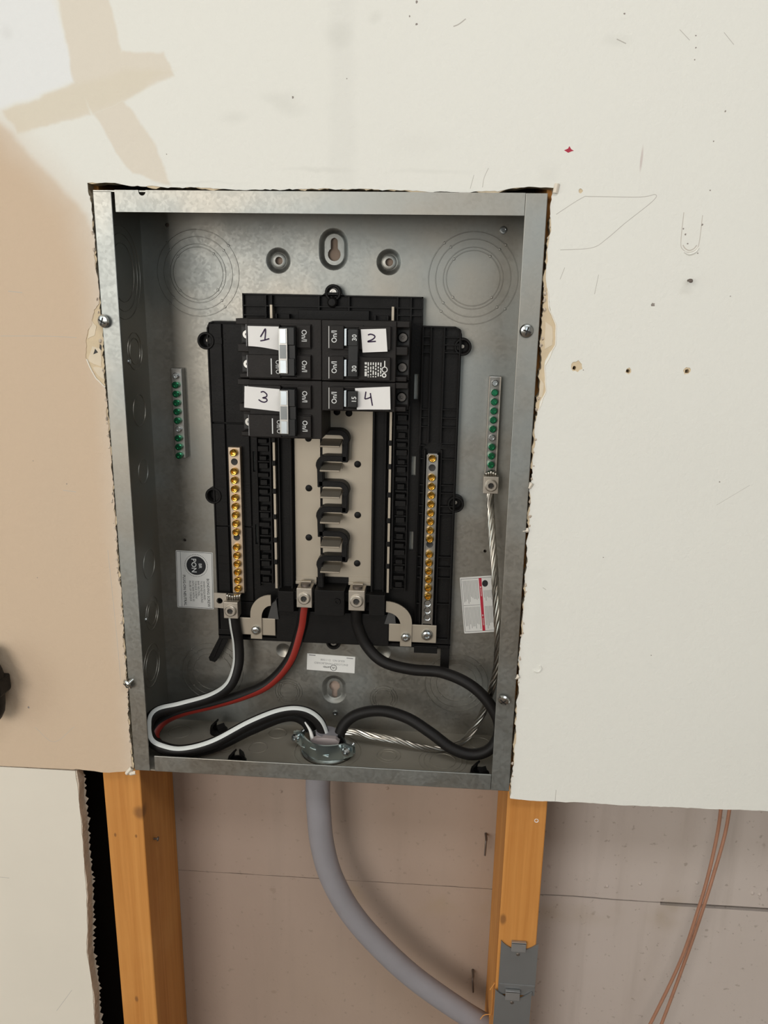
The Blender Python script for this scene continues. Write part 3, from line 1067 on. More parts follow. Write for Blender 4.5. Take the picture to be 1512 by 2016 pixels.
YS = D - 0.02
ps = part('sticker', slab([(-164.6, -131.9), (-125.6, -132.6), (-124.3, -70.1), (-163.3, -68.9)], YS), STICK, enc, 'white bonding screw sticker with a black round PON badge')
fr = MB()
fr.ribbon([(-162.6, -69.9), (-125.3, -71.0)], YS - .33, .35, .05, 1)
fr.ribbon([(-125.3, -71.0), (-126.6, -131.6)], YS - .33, .35, .05, 1)
fr.ribbon([(-126.6, -131.6), (-163.6, -130.9)], YS - .33, .35, .05, 1)
fr.ribbon([(-163.6, -130.9), (-162.6, -69.9)], YS - .33, .35, .05, 1)
fr.ribbon([(-158.4, -70.2), (-159.6, -131)], YS - .33, .3, .05, 1)
part('printed_frame', fr, PRINT, ps)
bd = MB()
bc = (-142.4, -84.8)
bd.prism(circle(bc[0], bc[1], 10.2, 36), YS - .34, YS - .28)
for k in range(44):
    a = 2 * math.pi * k / 44
    bd.prism(circle(bc[0] + 12.0 * math.cos(a), bc[1] + 12.0 * math.sin(a), .42, 6), YS - .34, YS - .28)
part('printed_badge', bd, PRINT, ps)
lettering('PON', -145.0, -84.8, YS - .40, 7.4, WHITEP, ps, -90, bold=.12)
lettering('BR', -138.2, -84.9, YS - .40, 4.6, WHITEP, ps, -90, bold=.06)
lettering('PLUG-ON NEUTRAL', -155.9, -112.6, YS - .33, 4.0, PRINT, ps, -90, width=.95, bold=.03)
lettering('BONDING SCREW', -130.8, -114.4, YS - .33, 3.8, PRINT, ps, -90, bold=.03)
for i, tx in enumerate(('WHEN REQUIRED', 'TO BOND GROUND', 'BAR NEUTRAL,', 'TORQUE SCREW', 'INTO BAR WITH 30', 'IN-LBS OF TORQUE')):
    lettering(tx, -135.0 - i * 2.95, -101.5, YS - .33, 2.9, PRINT, ps, -90, width=.9, align='LEFT')

us = part('sticker', slab([(-27.6, -196.6), (23.5, -198.4), (24.2, -179.4), (-26.9, -177.8)], YS, r=.3), STICK, enc, 'small white listing sticker at the bottom of the box')
ur = MB()
ur.ring((1.2, YS - .28, -193.1), (0, -1, 0), 3.2, .55, .06, 24)
part('printed_ring', ur, PRINT, us)
lettering('UL', 1.2, -193.1, YS - .31, 3.4, PRINT, us, 180, bold=.05)
lettering('LISTED', -6.2, -192.4, YS - .31, 2.5, PRINT, us, 178, bold=.06)
lettering('ENCLOSED PANELBOARD', -1.5, -188.6, YS - .31, 3.1, GREYP, us, 178)
lettering('ISSUE NO.  D-11508', 0.2, -184.6, YS - .31, 3.0, GREYP, us, 178)
fp = MB()
fp.ribbon([(-25, -179.5), (-18, -179.8)], YS - .31, 1.1, .04, 1)
fp.ribbon([(15, -181.2), (22, -181.5)], YS - .31, .9, .04, 1)
parts('small_print', fp, GREYP, us)

ds = part('sticker', slab([(137.3, -147.5), (173.1, -143.5), (167.8, -82.4), (130.1, -86.7)], YS), STICK, enc, 'white warning sticker with red bands behind the bare wire')
da = (Vector((137.3, -147.5)) - Vector((130.1, -86.7)))
du = (Vector((167.8, -82.4)) - Vector((130.1, -86.7)))
dO = Vector((130.1, -86.7))


def dq(u, v_):
    q = dO + du * u + da * v_
    return (q.x, q.y)


rd = MB()
for u0, u1 in ((.50, .575), (.93, .985)):
    rd.prism([dq(u0, .03), dq(u1, .03), dq(u1, .97), dq(u0, .97)], YS - .34, YS - .27)
parts('red_band', rd, REDP, ds)
wt = MB()
for u_ in (.537, .957):
    for v_ in (.18, .68):
        wt.prism([dq(u_ - .02, v_), dq(u_ + .02, v_), dq(u_, v_ + .035)], YS - .37, YS - .35)
parts('warning_triangle', wt, WHITEP, ds)
for u_, tx, vv in ((.537, 'DANGER', .22), (.537, 'DANGER', .74), (.957, 'WARNING', .22), (.957, 'WARNING', .74)):
    q = dq(u_, vv)
    lettering(tx, q[0], q[1], YS - .38, 2.0, WHITEP, ds, -83, align='LEFT')
lt = MB()
rnd = random.Random(3)
for u0, u1, n_ in ((.08, .46, 11), (.62, .89, 8)):
    for k in range(n_):
        u_ = u0 + (u1 - u0) * k / (n_ - 1)
        for va, vb in ((.06 if u0 < .5 else .25, .47), (.53, .94)):
            e_ = vb - rnd.uniform(0, .12)
            lt.ribbon([dq(u_, va), dq(u_, e_)], YS - .30, .8, .04, 1)
part('small_print', lt, simple('pale_print', (.44, .43, .41), .6), ds)
fr = MB()
for a, b in (((.03, .03), (.03, .97)), ((.03, .97), (.97, .97)), ((.97, .03), (.03, .03)), ((.05, .5), (.49, .5))):
    fr.ribbon([dq(*a), dq(*b)], YS - .33, .3, .05, 1)
part('printed_frame', fr, PRINT, ds)
ic = MB()
q = dq(.66, .13)
ic.prism(circle(q[0], q[1], 3.0, 16, 3.6), YS - .36, YS - .28)
part('printed_symbol', ic, PRINT, ds)

# ------------------------------------------------------------------ ground bars
def slot_screw(r, h, seg=16):
    q = MB()
    q.lathe((0, 0, 0), (0, -1, 0), [(0, 0), (r, 0), (r, h - .5), (r * .8, h), (r * .45, h), (r * .4, h - .8), (0, h - .8)], seg)
    return q


gs_me = shared('screw', slot_screw(3.3, 5.0), GREEN)
zs_me = shared('screw', slot_screw(3.0, 3.4), ZINC)
bs_me = shared('screw', MB().lathe((0, 0, 0), (0, -1, 0), [(0, 0), (3.7, 0), (3.75, 2.6), (3.5, 3.9), (2.8, 4.5), (2.1, 4.4), (1.7, 3.6), (1.5, 2.4), (0, 2.2)], 18), BRASS)
gl = thing('ground_bar', 'ground bar with green screws on the left of the panel back', 'ground bar', (-150, D, 72), 'ground bars')
part('bar', MB().box(-155.4, -144.6, 86.5, D - .1, 30, 117.5, .6), BARS, gl)
gr = thing('ground_bar', 'ground bar with green screws and lug holding the bare wire', 'ground bar', (154.6, D, 72), 'ground bars')
part('bar', MB().box(149.2, 160.2, 86.5, D - .1, 24, 116.5, .6), BARS, gr)
rim = MB()
rim.box(149.2, 150.0, 85.2, 87, 24, 116.5)
rim.box(159.4, 160.2, 85.2, 87, 24, 116.5)
parts('rim', rim, TINL, gr)
for b_, x in ((gl, -150.0), (gr, 154.7)):
    for i in range(10):
        z = 110.5 - i * 8.6
        place('screw', zs_me if i in (0, 6) else gs_me, (x, 86.5, z), b_)


def lug(parent, x, y, z, w, h, yb, mat=TINL, hole=True):
    """box lug: block with a hex set screw facing the viewer"""
    q = MB().box(x - w / 2, x + w / 2, y, yb, z - h / 2, z + h / 2, .5)
    L_ = part('lug', q, mat, parent)
    s_ = MB()
    r = min(w, h) * .39
    s_.lathe((x, y, z), (0, -1, 0), [(r * 1.12, 0), (r * 1.08, .25), (r, .3), (r, 2.2), (r * .86, 2.8), (r * .52, 2.8), (r * .48, .6), (0, .6)], 24)
    part('set_screw', s_, mat, L_)
    hx = MB()
    hx.lathe((x, y, z), (0, -1, 0), [(r * .5, 1.0), (0, 1.0)], 6)
    part('hex_socket', hx, DARK, L_)
    return L_


lug(gr, 155.2, 76, 14.6, 14.4, 16.5, 90)
nk = MB()
for k in range(-2, 3):
    nk.tube([(155.2 + k * 2.1, 83, 22), (155.2 + k * 2.3, 81, 28 - abs(k))], 1.25, 8, dense=False)
part('wire_end', nk, ALU, gr)

# ------------------------------------------------------------------ breaker chassis
ch = thing('breaker_chassis', 'black plastic interior chassis carrying the bus bars and neutral bars', 'panel interior', (KC, D, -158))
YC0, YC1 = 86.0, 93.5
outl = [(-118.6, -157), (-118.4, -118.8), (-117.9, 66.0), (-118.0, 66.2), (-118.4, 156), (-116, 161), (-112, 162.5), (-83.3, 162.5), (-83.3, 188), (85.4, 187.2), (85.8, 161.5), (116, 161.2), (120.5, 159),
        (122.2, 154), (122.2, 45), (122.3, -48), (123, -157)]
slits = []
for x0, x1, z1, z0 in ((-78.2, -75.8, 38.5, 18), (-77.6, -75.2, -36, -57), (78.4, 82.4, 38, 18.5), (78.2, 82, -38, -58), (79, 83, 117, 93)):
    slits.append([(x0, z0), (x1, z0), (x1, z1), (x0, z1)])
part('base_tray', MB().prism(outl, YC0 + 3.5, YC1, slits), BLACK, ch)
rm = MB()
for a, b in zip(outl, outl[1:] + outl[:1]):
    L_ = math.hypot(b[0] - a[0], b[1] - a[1])
    nx, nz = -(b[1] - a[1]) / L_, (b[0] - a[0]) / L_
    sg = -1
    w = 1.2
    rm.prism([a, b, (b[0] + sg * nx * w, b[1] + sg * nz * w), (a[0] + sg * nx * w, a[1] + sg * nz * w)], YC0, YC1 - 1)
part('rim', rm, BLACK, ch)
# smooth cover plates of the left wing
cp = MB()
for z1, z0 in ((160, 66.5), (65.2, -38), (-39, -118), (-119, -155)):
    cp.box(-116.6, -104.4, 86.6, 90, z0, z1, .5)
    cp.box(-103.2, -80.5, 86.9, 90, z0, z1, .5)
parts('wing_plate', cp, BLACK, ch)
rb = MB()
for z in (151, 145.4, 139.8, 84, 77, 60, 10, 2, -6, -14, -70, -78, -86):
    rb.box(-116.4, -104.6, 86.2, 88, z - .35, z + .35)
    rb.box(-103, -100.8, 86.3, 88, z - .35, z + .35)
# right wing grid
for x, z1, z0 in ((86.2, 160, -150), (93.8, 160, 52), (106.0, 160, 52), (86.4, 50, -150), (91.0, 46, -150), (107.0, 46, -150), (120.6, 158, -150)):
    rb.box(x - .7, x + .7, 83.6, 91, z0, z1, .3)
for z in (151.5, 144.5, 137.5):
    rb.box(86.2, 93.8, 85.2, 91, z - .6, z + .6, .25)
    rb.box(106, 121, 84.4, 91, z - .6, z + .6, .25)
for z in (84.5, 76.5, 68):
    rb.box(86.2, 93.8, 84.6, 91, z - .6, z + .6, .25)
    rb.box(106, 121, 84.6, 91, z - .6, z + .6, .25)
for z in (50, 37, 11, 3.2, -10, -18, -62, -73, -84, -112):
    rb.box(86.4, 91, 84.6, 91, z - .6, z + .6, .25)
    rb.box(107, 121, 84.6, 91, z - .6, z + .6, .25)
for x in (-61, -55.5, 3.0 - 14, 17, 62, 74.5):
    rb.box(x - .6, x + .6, 84.5, 90, 163, 186.5)
rb.box(-83, 85, 84.6, 90, 176.5, 177.5)
rb.box(-83, -60, 85, 90, 168, 169)
rb.box(62, 85, 85, 90, 170, 171)
parts('rib', rb, BLACK, ch)
# toothed rows beside the plug-on neutral rails
th = MB()
rnd = random.Random(12)
for sx in (-1, 1):
    xc = KC + sx * 67.5
    for k in range(22):
        z = 84 - k * 8.4
        w = 3.4 + (k % 3) * .9
        th.box(xc - w, xc + w, 81.5 + (k % 2) * 1.6, 90, z - 2.4, z + 1.6 + (k % 2) * 1.2, .3)
        if k % 3 == 0:
            th.box(xc - 5.5, xc + 5.5, 84.6, 90, z - 5.0, z - 3.6)
    th.box(xc - sx * 7.5 - .7, xc - sx * 7.5 + .7, 80.5, 90, -96, 120)
    th.box(xc + sx * 6.5 - .5, xc + sx * 6.5 + .5, 83.5, 90, -100, 160)
parts('tooth', th, BLACK, ch)
# dark centre trough and walls either side of the bus
ct = MB()
for sx in (-1, 1):
    ct.box(KC + sx * 46.5 - 5.5, KC + sx * 46.5 + 5.5, 87.5, 92, -108, 170, .4)
    ct.box(KC + sx * 40.4 - 1, KC + sx * 40.4 + 1, 81, 92, -106, 170, .3)
    ct.box(KC + sx * 52.0 - .6, KC + sx * 52.0 + .6, 82, 92, -100, 170)
parts('trough_wall', ct, BLACK, ch)
# head block above the breakers with its boss
hb = MB()
hb.box(-30, 36, 83.5, 90, 163, 174, .5)
hb.lathe((1.5, 86, 181), (0, -1, 0), [(5, 0), (4.6, 3), (3.2, 4.2), (0, 4.5)], 20)
parts('head_block', hb, BLACK, ch)


def ear(x, z, screw, r=8.4, y=85.2):
    q = MB()
    q.lathe((x, D, z), (0, -1, 0), [(r, 0), (r, D - y - .6), (r - .6, D - y), (r - 1.9, D - y), (r - 2.4, D - y - .8), (r - 3.0, 3.0), (2.0, 3.0), (2.0, 0.2)], 32)
    e_ = part('mounting_ear', q, BLACK, ch)
    if screw:
        s_ = MB()
        s_.lathe((x, D - 2.5, z), (0, -1, 0), [(5.4, 0), (5.3, 4), (4.6, 4.6), (3.9, 4.7), (3.9, 7.2), (3.2, 7.8), (1.8, 7.8), (1.6, 7.0), (0, 7.0)], 24)
        part('mounting_screw', s_, BARS, e_)
    else:
        s_ = MB().lathe((x, D - 2.9, z), (0, -1, 0), [(2.0, 0), (1.7, .5), (0, .6)], 14)
        part('mounting_pin', s_, TINL, e_)


for x, z, s_ in ((-119.5, 144, 0), (123.2, 143.1, 0), (-118.2, -7.1, 0), (122.6, -7.7, 0), (1.9, 189.7, 1), (2.4, -159.7, 1)):
    ear(x, z, s_, 7.6 if s_ else 8.2)
eb_ = MB()
eb_.box(-118.5, -104, 86.4, 93, 141, 147, .4)
eb_.box(108, 122, 86.4, 93, 140, 146, .4)
eb_.prism([(-9, 186.5), (13, 186.5), (9, 190), (-5, 190)], 86, 93)
parts('ear_web', eb_, BLACK, ch)
# lower end: cross wall, diagonal leg, straight leg
lw_ = MB()
lw_.box(-56, 60, 80, 92, -158, -124, .6)
lw_.box(-118, 122, 86, 93, -161, -150, .6)
lw_.box(-50, 55, 76, 90, -110, -101, .5)
lw_.box(-14, 16, 66, 88, -122, -95, .6)
lw_.box(-52, -36, 72, 88, -122, -100, .5)
lw_.box(40, 56, 72, 88, -122, -100, .5)
lw_.lathe((9, 66, -106), (0, -1, 0), [(3.4, 0), (3.0, 1.4), (1.8, 1.4), (1.6, 0.4), (0, .4)], 16)
parts('end_block', lw_, BLACK, ch)
lg = MB()
lg.prism([(-118.6, -150), (-106, -150), (-107, -158), (-121.5, -186), (-124, -188.5), (-129.5, -187), (-130.5, -183.5), (-118.6, -160)], 87, 95)
lg.prism([(-118, -162), (-114.5, -160), (-124.5, -183), (-127, -183)], 85.8, 88)
part('leg', lg, BLACK, ch)
part('leg', MB().box(113.6, 122.6, 87, 95.5, -184, -152, .6), BLACK, ch)
tr = MB()
for sx, xx in ((-1, -58.5), (1, 61.5)):
    tr.prism([(xx - 6, -133), (xx + 5.5, -133), (xx + 3.5, -112), (xx - 1, -116)], 78, 88)
parts('gusset', tr, simple('dark_grey_plastic', (.05, .048, .046), .5), ch)

# bus bars, split by the serpentine barrier
zs = [61.7, 36.1, 11.0, -14.4, -39.3, -64.6]
bus = MB()
bl = [(-35.8, -96.4), (-14.8, -96.4), (-12.2, -90)]
bl_o = [(-35.8, 168), (-35.8, -96.4), (-15.2, -96.4), (-13.0, -90)]
ZL = []
part('bus_bar', MB().prism([(-36.2, 160), (-36.2, -96.4), (-15.2, -96.4), (-15.2, -89), (-10.8, -89), (-10.8, -41), (13, -41), (13, -63), (-10.8, -63), (-10.8, -38), (-10.8, 160)], 88, 89.6)
     if False else MB().box(-36.2, -11.0, 88, 89.6, -89, 160), TIN, ch, 'left tin-plated bus bar')
part('bus_bar', MB().box(-8.6, 40.2, 88.05, 89.65, -88, 160), TIN, ch, 'right tin-plated bus bar')
bt = MB()
bt.box(-36.2, -15.2, 87.6, 89.4, -96.6, -89)
bt.box(17.8, 40.2, 87.6, 89.4, -95.6, -87)
bt.box(-36.6, -15, 86.2, 88, -96.8, -93.6, .3)
bt.box(17.6, 40.6, 86.2, 88, -95.8, -92.6, .3)
parts('bus_tab', bt, TIN, ch)
dt_me = shared('rivet', MB().lathe((0, 0, 0), (0, -1, 0), [(3.4, 0), (3.2, .8), (2.2, 1.3), (0, 1.5)], 18), BLACK)
for x, z in ((25.8, 28.9), (-22.4, 3.4), (26.3, -22.4), (-22.8, -47.4), (26.2, -72.8), (-22.5, 53), (17.1, 78.5), (5.5, 79.5)):
    place('rivet', dt_me, (x, 88, z), ch)
# serpentine insulating barrier
xl, xr = -10.6, 16.2
sp = [(-10, zs[0], 0), (xr - 6, zs[0], 0)]


def corner(cx, cz, r, a0, a1, n=6):
    return [(cx + r * math.cos(math.radians(a0 + (a1 - a0) * i / n)), cz + r * math.sin(math.radians(a0 + (a1 - a0) * i / n))) for i in range(n + 1)]


path = [(-12, zs[0])]
R_ = 7.0
for i in range(6):
    z = zs[i]
    zn = zs[i + 1] if i < 5 else -96
    if i % 2 == 0:      # runs to the right, then down the right side
        path += corner(xr - R_, z - R_, R_, 90, 0)
        path += [(xr - 1.2, z - R_ - 4)]
        if i < 5:
            path += [(xr - 1.6, zn)]
    else:               # back to the left, then down the left side
        path += corner(xl + R_, z - R_, R_, 90, 180)
        path += [(xl + 1.2, z - R_ - 4)]
        path += [(xl + 1.6, zn)]
se = MB()


def wallpath(pts, y0, y1, w):
    lft, rgt = [], []
    P = [Vector(p) for p in pts]
    for i, p in enumerate(P):
        t = P[min(i + 1, len(P) - 1)] - P[max(i - 1, 0)]
        t.normalize()
        nn = Vector((-t.y, t.x)) * w / 2
        lft.append((p.x + nn.x, p.y + nn.y))
        rgt.append((p.x - nn.x, p.y - nn.y))
    return lft, rgt


segs = [[]]
# split at the square inner corners so every run keeps its full width
cur = [path[0]]
for i in range(1, len(path)):
    cur.append(path[i])
    if (abs(path[i][0] - (xr - 1.6)) < .01 or abs(path[i][0] - (xl + 1.6)) < .01):
        x, z = path[i]
        segs.append(cur + [(x, z - 3.4)])
        cur = [(x + (2.0 if x > 0 else -2.0) * .6, z)]
for s_ in [q for q in segs if len(q) > 1]:
    for y0, y1, w in ((76.0, 89, 5.8), (75.0, 76.01, 4.2)):
        l_, r_ = wallpath(s_, y0, y1, w)
        for i in range(len(l_) - 1):
            se.prism([l_[i], l_[i + 1], r_[i + 1], r_[i]], y0, y1)
part('insulating_barrier', se, BLACK, ch)
# stabs
st_me = MB()
st_me.box(-9.6, 9.6, -20.5, 2, -.85, .85, .35)
st_me.prism([(-9.6, -5.2), (9.6, -5.2), (9.6, -.6), (-9.6, -.6)], 0, 1.5)
stab = shared('stab', st_me, TIN)
for i, z in enumerate((50.0, 26.4, .3, -25, -49.6, -75.4)):
    place('stab', stab, (1.4, 86.5, z + 2.4), ch, rot=(math.radians(9), 0, 0))
# plug-on neutral rails
for sx, x in ((-1, -55.0), (1, 58.0)):
    r_ = MB()
    r_.box(x - 1.1, x + 1.1, 80, 90, -100, 178)
    rl = part('neutral_rail', r_, TIN, ch)
    nt_ = MB()
    for z in (52, 29, 1.0, -25, -49, -72):
        nt_.box(x - 2.2, x + 1.6, 79.4, 84, z - 2.6, z + 2.6, .5)
    parts('rail_clip', nt_, BLACK, rl)

# line lugs
for x, z, w, h in ((-24.6, -104.2, 15.4, 20.4), (28.0, -104.8, 16.2, 21.2)):
    L_ = lug(ch, x, 68, z - .6, w, h, 86)
    part('lug_tongue', MB().box(x - 5.2, x + 5.2, 80, 84, z + 9, z + 13, .4), TIN, L_)
    part('wire_end', MB().cyl((x, 77, z + 8.5), (0, 0, 1), 5.0, 3.5, 16), NAIL, L_)

# neutral bars
hole_me = shared('threaded_hole', MB().lathe((0, 0, 0), (0, -1, 0), [(3.4, 0), (3.2, .25), (2.7, .1), (0, .1)], 18), DARK)
ring_me = shared('empty_hole', MB().lathe((0, 0, 0), (0, -1, 0), [(3.7, .05), (3.3, .5), (2.7, .3), (2.5, .05)], 18), ZINC)
zz = [38.5] + [20.0 - i * 8.8 for i in range(8)] + [-57.3 - i * 8.8 for i in range(6)]
for sx, x0, x1, ztop, zbot, mt in ((-1, -100.2, -88.2, 43.5, -107, BARB), (1, 93.2, 104, 43.2, -132, BARS)):
    xc = (x0 + x1) / 2
    nb = part('neutral_bar', MB().box(x0, x1, 80, 89, zbot, ztop, .5), mt, ch, 'bar with a row of brass screws')
    if sx > 0:
        q = MB()
        q.box(x0, x0 + 1.0, 78.4, 81, zbot, ztop)
        q.box(x1 - 1.0, x1, 78.4, 81, zbot, ztop)
        q.box(x0, x1, 78.4, 81, ztop - 1.0, ztop)
        parts('rim', q, BARS, nb)
    for z in zz:
        place('screw', bs_me, (xc, 80, z), nb)
    for z in (29.2, -47.6):
        place('threaded_hole', hole_me, (xc, 80, z), nb)
    if sx > 0:
        for z in (-109.4, -117.0, -124.6):
            place('empty_hole', ring_me, (xc, 80, z), nb)
            place('threaded_hole', hole_me, (xc, 80.12, z), nb)
# neutral lug plate and lug at the left
npm = MB().prism([(-119.2, -122.8), (-92, -124), (-92, -107), (-119.2, -106.8)], 77.5, 79.2, [circle(-113.6, -115.2, 3.2, 16)])
part('lug_plate', npm, TINL, ch)
LN = lug(ch, -99.2, 66, -120.6, 14.6, 17.4, 80)
ws = MB()
for k in range(-2, 4):
    ws.tube([(-99.2 + k * 2.3, 74, -113), (-98.6 + k * 2.6, 72, -106.5 + abs(k) * .6)], 1.25, 8, dense=False)
part('wire_end', ws, ALU, LN)


def arm(x_in, x_v, z_top, z_bot, sgn):
    """bent strap from the neutral rail to the lug plate"""
    outer = corner(x_in, z_top - 22, 22, 90, 90 + sgn * 90, 10)
    w = 11.5
    o_pts = [(x_in, z_top)] + [(x_in + sgn * -0.0 + (p[0] - x_in) * abs(x_v - x_in) / 22, p[1]) for p in outer[1:]]
    i_pts = [(x_in, z_top - w)] + [(x_in + (p[0] - x_in) * max(0.05, (abs(x_v - x_in) - w)) / 22, z_top - w + (p[1] - z_top) * .62) for p in outer[1:]]
    pts = o_pts + [(x_v, z_bot), (x_v + (w if sgn > 0 else -w) * 1.0, z_bot)] + i_pts[::-1]
    return pts


zn_me = shared('screw', MB().lathe((0, 0, 0), (0, -1, 0), [(5.0, 0), (4.8, 1.6), (3.8, 2.9), (2.2, 3.3), (1.8, 2.2), (0, 2.2)], 20), ZINC)
part('jumper_strap', MB().prism(arm(-60.2, -81.6, -106, -154.3, 1), 75.5, 77.3), TIN, ch)
part('jumper_strap', MB().prism(arm(57.0, 83.4, -107.6, -155.4, -1), 75.5, 77.3), TIN, ch)
part('jumper_plate', MB().box(-93.2, -56.4, 77.4, 79.4, -151, -132.4, .5), TIN, ch)
part('jumper_plate', MB().box(60.2, 108.4, 77.4, 79.4, -151.4, -132.2, .5), TIN, ch)
place('screw', zn_me, (-76.0, 75.5, -144.5), ch)
place('screw', zn_me, (77.4, 75.5, -145.0), ch)
s_ = place('screw', zn_me, (98.8, 77.4, -142.3), ch)
s_.scale = (1.2, 1.2, 1.2)
part('mounting_tab', MB().box(86, 110, 84, 92, -166, -158, .5), BLACK, ch)


# ------------------------------------------------------------------ breakers
def breaker(label, side, ztop, poles, note, rating, tie):
    """side -1: handle end towards the centre line from the left; mirrored on the right"""
    pitch = 25.7
    z0 = ztop - poles * pitch
    b = thing('circuit_breaker', label, 'breaker', (KC * .6 + side * 37, 84, z0), 'circuit breakers')
    cx = 0.75
    X = lambda d: cx + side * d            # d: distance from the centre line

    def bx(m_, d0, d1, y0, y1, za, zb, bev=.35):
        xa, xb = sorted((X(d0), X(d1)))
        m_.box(xa, xb, y0, y1, za, zb, bev)

    body = MB()
    bx(body, .15, 75.0, 42, 79, z0 + .2, ztop - .2)
    bx(body, .15, 64, 22.5, 44, z0 + .2, ztop - .2, .5)
    # barriers at the terminal end
    bx(body, 62, 75, 25, 44, ztop - 5.2, ztop - .2, .5)
    bx(body, 62, 73.5, 27, 44, z0 + .2, z0 + 4.4, .8)
    if poles == 2:
        bx(body, 62, 74, 24.5, 44, z0 + pitch - 3.0, z0 + pitch + 4.2, .8)
    part('body', body, BLACK2, b)
    fc = MB()
    for p in range(poles):
        zt = ztop - p * pitch - 4.6
        zb = zt - 19.4
        if side < 0:
            bx(fc, 35.5, 64.2, 18, 24, zb, zt)
            bx(fc, 9.0, 21.0, 18, 24, zb + .3, zt - .3)
            bx(fc, 9.0, 36, 20.4, 24, zb - .8, zb + 1.2)
            bx(fc, 9.0, 36, 20.4, 24, zt - 1.2, zt + .6)
        else:
            bx(fc, 32.5, 59.5, 18, 24, zb, zt)
            bx(fc, 7.0, 19.5, 18, 24, zb, zt)
            bx(fc, 9.0, 36, 20.4, 24, zb - .8, zb + 1.2)
            bx(fc, 9.0, 36, 20.4, 24, zt - 1.2, zt + .6)
    parts('face', fc, BLACK2, b)
    # pale strips paint a highlight along the moulded edges
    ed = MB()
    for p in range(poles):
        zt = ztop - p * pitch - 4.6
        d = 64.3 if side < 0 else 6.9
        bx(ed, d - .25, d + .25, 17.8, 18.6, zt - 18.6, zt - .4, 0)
    parts('edge_highlight', ed, GREYP if side < 0 else STICK, b)
    # toggles
    for p in range(poles):
        zm = ztop - p * pitch - 14.0
        tg = MB()
        if side < 0:
            bx(tg, 21.0, 33.6, 8.2, 26, zm - 7.5, zm + 7.5, .6)
            h_ = part('handle', tg, BLACK3, b)
            sf = MB()
            if not tie:
                pass
        else:
            bx(tg, 24.0, 32.4, 11, 26, zm - 7.0, zm + 7.0, .6)
            h_ = part('handle', tg, BLACK3, b)
            gl_ = MB()
            bx(gl_, 20.3, 22.6, 15.2, 24, zm - 7.2, zm + 7.2, .5)
            part('handle_glint', gl_, SILV, h_)  # silver strip paints the reflection along the handle edge
            lettering(rating, X(29.6), zm, 10.9, 5.6, WHITEP, h_, 90, bold=.05)
        lettering('On/I', X(14.6 if side < 0 else 11.6), zm + .4, 17.9, 6.6 if side > 0 else 6.4, WHITEP, b, 90 if side > 0 else -90, width=.86, bold=.06)
    if tie:
        tm = MB()
        za, zb_ = z0 + 6.2, ztop - 7.4
        if side < 0:
            bx(tm, 26.6, 34.4, 6.4, 12, za, zb_, .5)
            t_ = part('handle_tie', tm, BARS, b)
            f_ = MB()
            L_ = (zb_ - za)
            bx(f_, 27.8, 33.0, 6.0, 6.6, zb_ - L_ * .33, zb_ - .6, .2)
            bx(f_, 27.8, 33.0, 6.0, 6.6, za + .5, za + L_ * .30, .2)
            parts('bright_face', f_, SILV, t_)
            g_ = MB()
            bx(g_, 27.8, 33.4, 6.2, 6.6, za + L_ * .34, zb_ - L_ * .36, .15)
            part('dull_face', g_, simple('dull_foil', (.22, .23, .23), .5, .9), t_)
            bk = MB()
            bx(bk, 20.5, 27.0, 9.5, 22, za, zb_, .5)
            part('tie_bar', bk, BLACK3, t_)
        else:
            bx(tm, 24.2, 32.6, 11.15, 18, za + 7, zb_ - 7, .5)
            part('handle_tie', tm, BLACK3, b)
    # terminal screws
    for p in range(poles):
        zm = ztop - p * pitch - 14.0
        tsm = MB()
        xx = X(69.0)
        tsm.lathe((xx, 42, zm), (0, -1, 0), [(4.4, 0), (4.4, 2.6), (3.6, 3.8), (1.4, 3.8), (1.2, 2.4), (0, 2.4)], 20)
        part('terminal_screw', tsm, BARS if side < 0 else DULL, b)
        rc = MB()
        bx(rc, 65.0, 74.2, 41.4, 42.4, zm - 6.5, zm + 6.5, 0)
        part('terminal_recess', rc, DARK, b)
    if side < 0:
        zm = z0 + pitch - 14.0 + 1.5
        lettering('Off/O', X(37.6), zm - 2.2, 17.9, 5.8, WHITEP, b, -90, width=.86)
        part('printed_line', MB().ribbon([(X(43.2), zm + 5), (X(43.2), zm - 8.5)], 17.88, .9, .05, 1), WHITEP, b)
    # paper note with the circuit number
    cn, strokes, curl = note
    U_, V_ = 14, 8
    tl, tr_, br, bl_ = [Vector(q) for q in cn]
    pts = []
    for j in range(V_ + 1):
        for i in range(U_ + 1):
            u, v_ = i / U_, j / V_
            q = (tl * (1 - u) + tr_ * u) * (1 - v_) + (bl_ * (1 - u) + br * u) * v_
            wz = 0.0
            if curl == 1:
                wz = .7 * math.sin(3.0 * u + .5) * v_ ** 2
            pts.append((q.x, 17.55 - curl_y(curl, u, v_), q.y + wz))
    fs = [(j * (U_ + 1) + i, j * (U_ + 1) + i + 1, (j + 1) * (U_ + 1) + i + 1, (j + 1) * (U_ + 1) + i) for j in range(V_) for i in range(U_)]
    nm_ = MB()
    nm_.add(pts, fs, True)
    nm_.add([(p_[0], p_[1] + .22, p_[2]) for p_ in pts], [f[::-1] for f in fs], True)
    per = [i for i in range(U_ + 1)] + [(j + 1) * (U_ + 1) + U_ for j in range(V_)] + [V_ * (U_ + 1) + i for i in range(U_ - 1, -1, -1)] + [j * (U_ + 1) for j in range(V_ - 1, 0, -1)]
    m_ = len(per)
    nm_.add([pts[k] for k in per] + [(pts[k][0], pts[k][1] + .22, pts[k][2]) for k in per], [(k, (k + 1) % m_, m_ + (k + 1) % m_, m_ + k) for k in range(m_)])
    nt_ = part('paper_note', nm_, NOTE, b)
    ym = 17.35 - max(curl_y(curl, .5, .5), curl_y(curl, .35, .5), curl_y(curl, .65, .4), curl_y(curl, .3, .3), curl_y(curl, .4, .7))
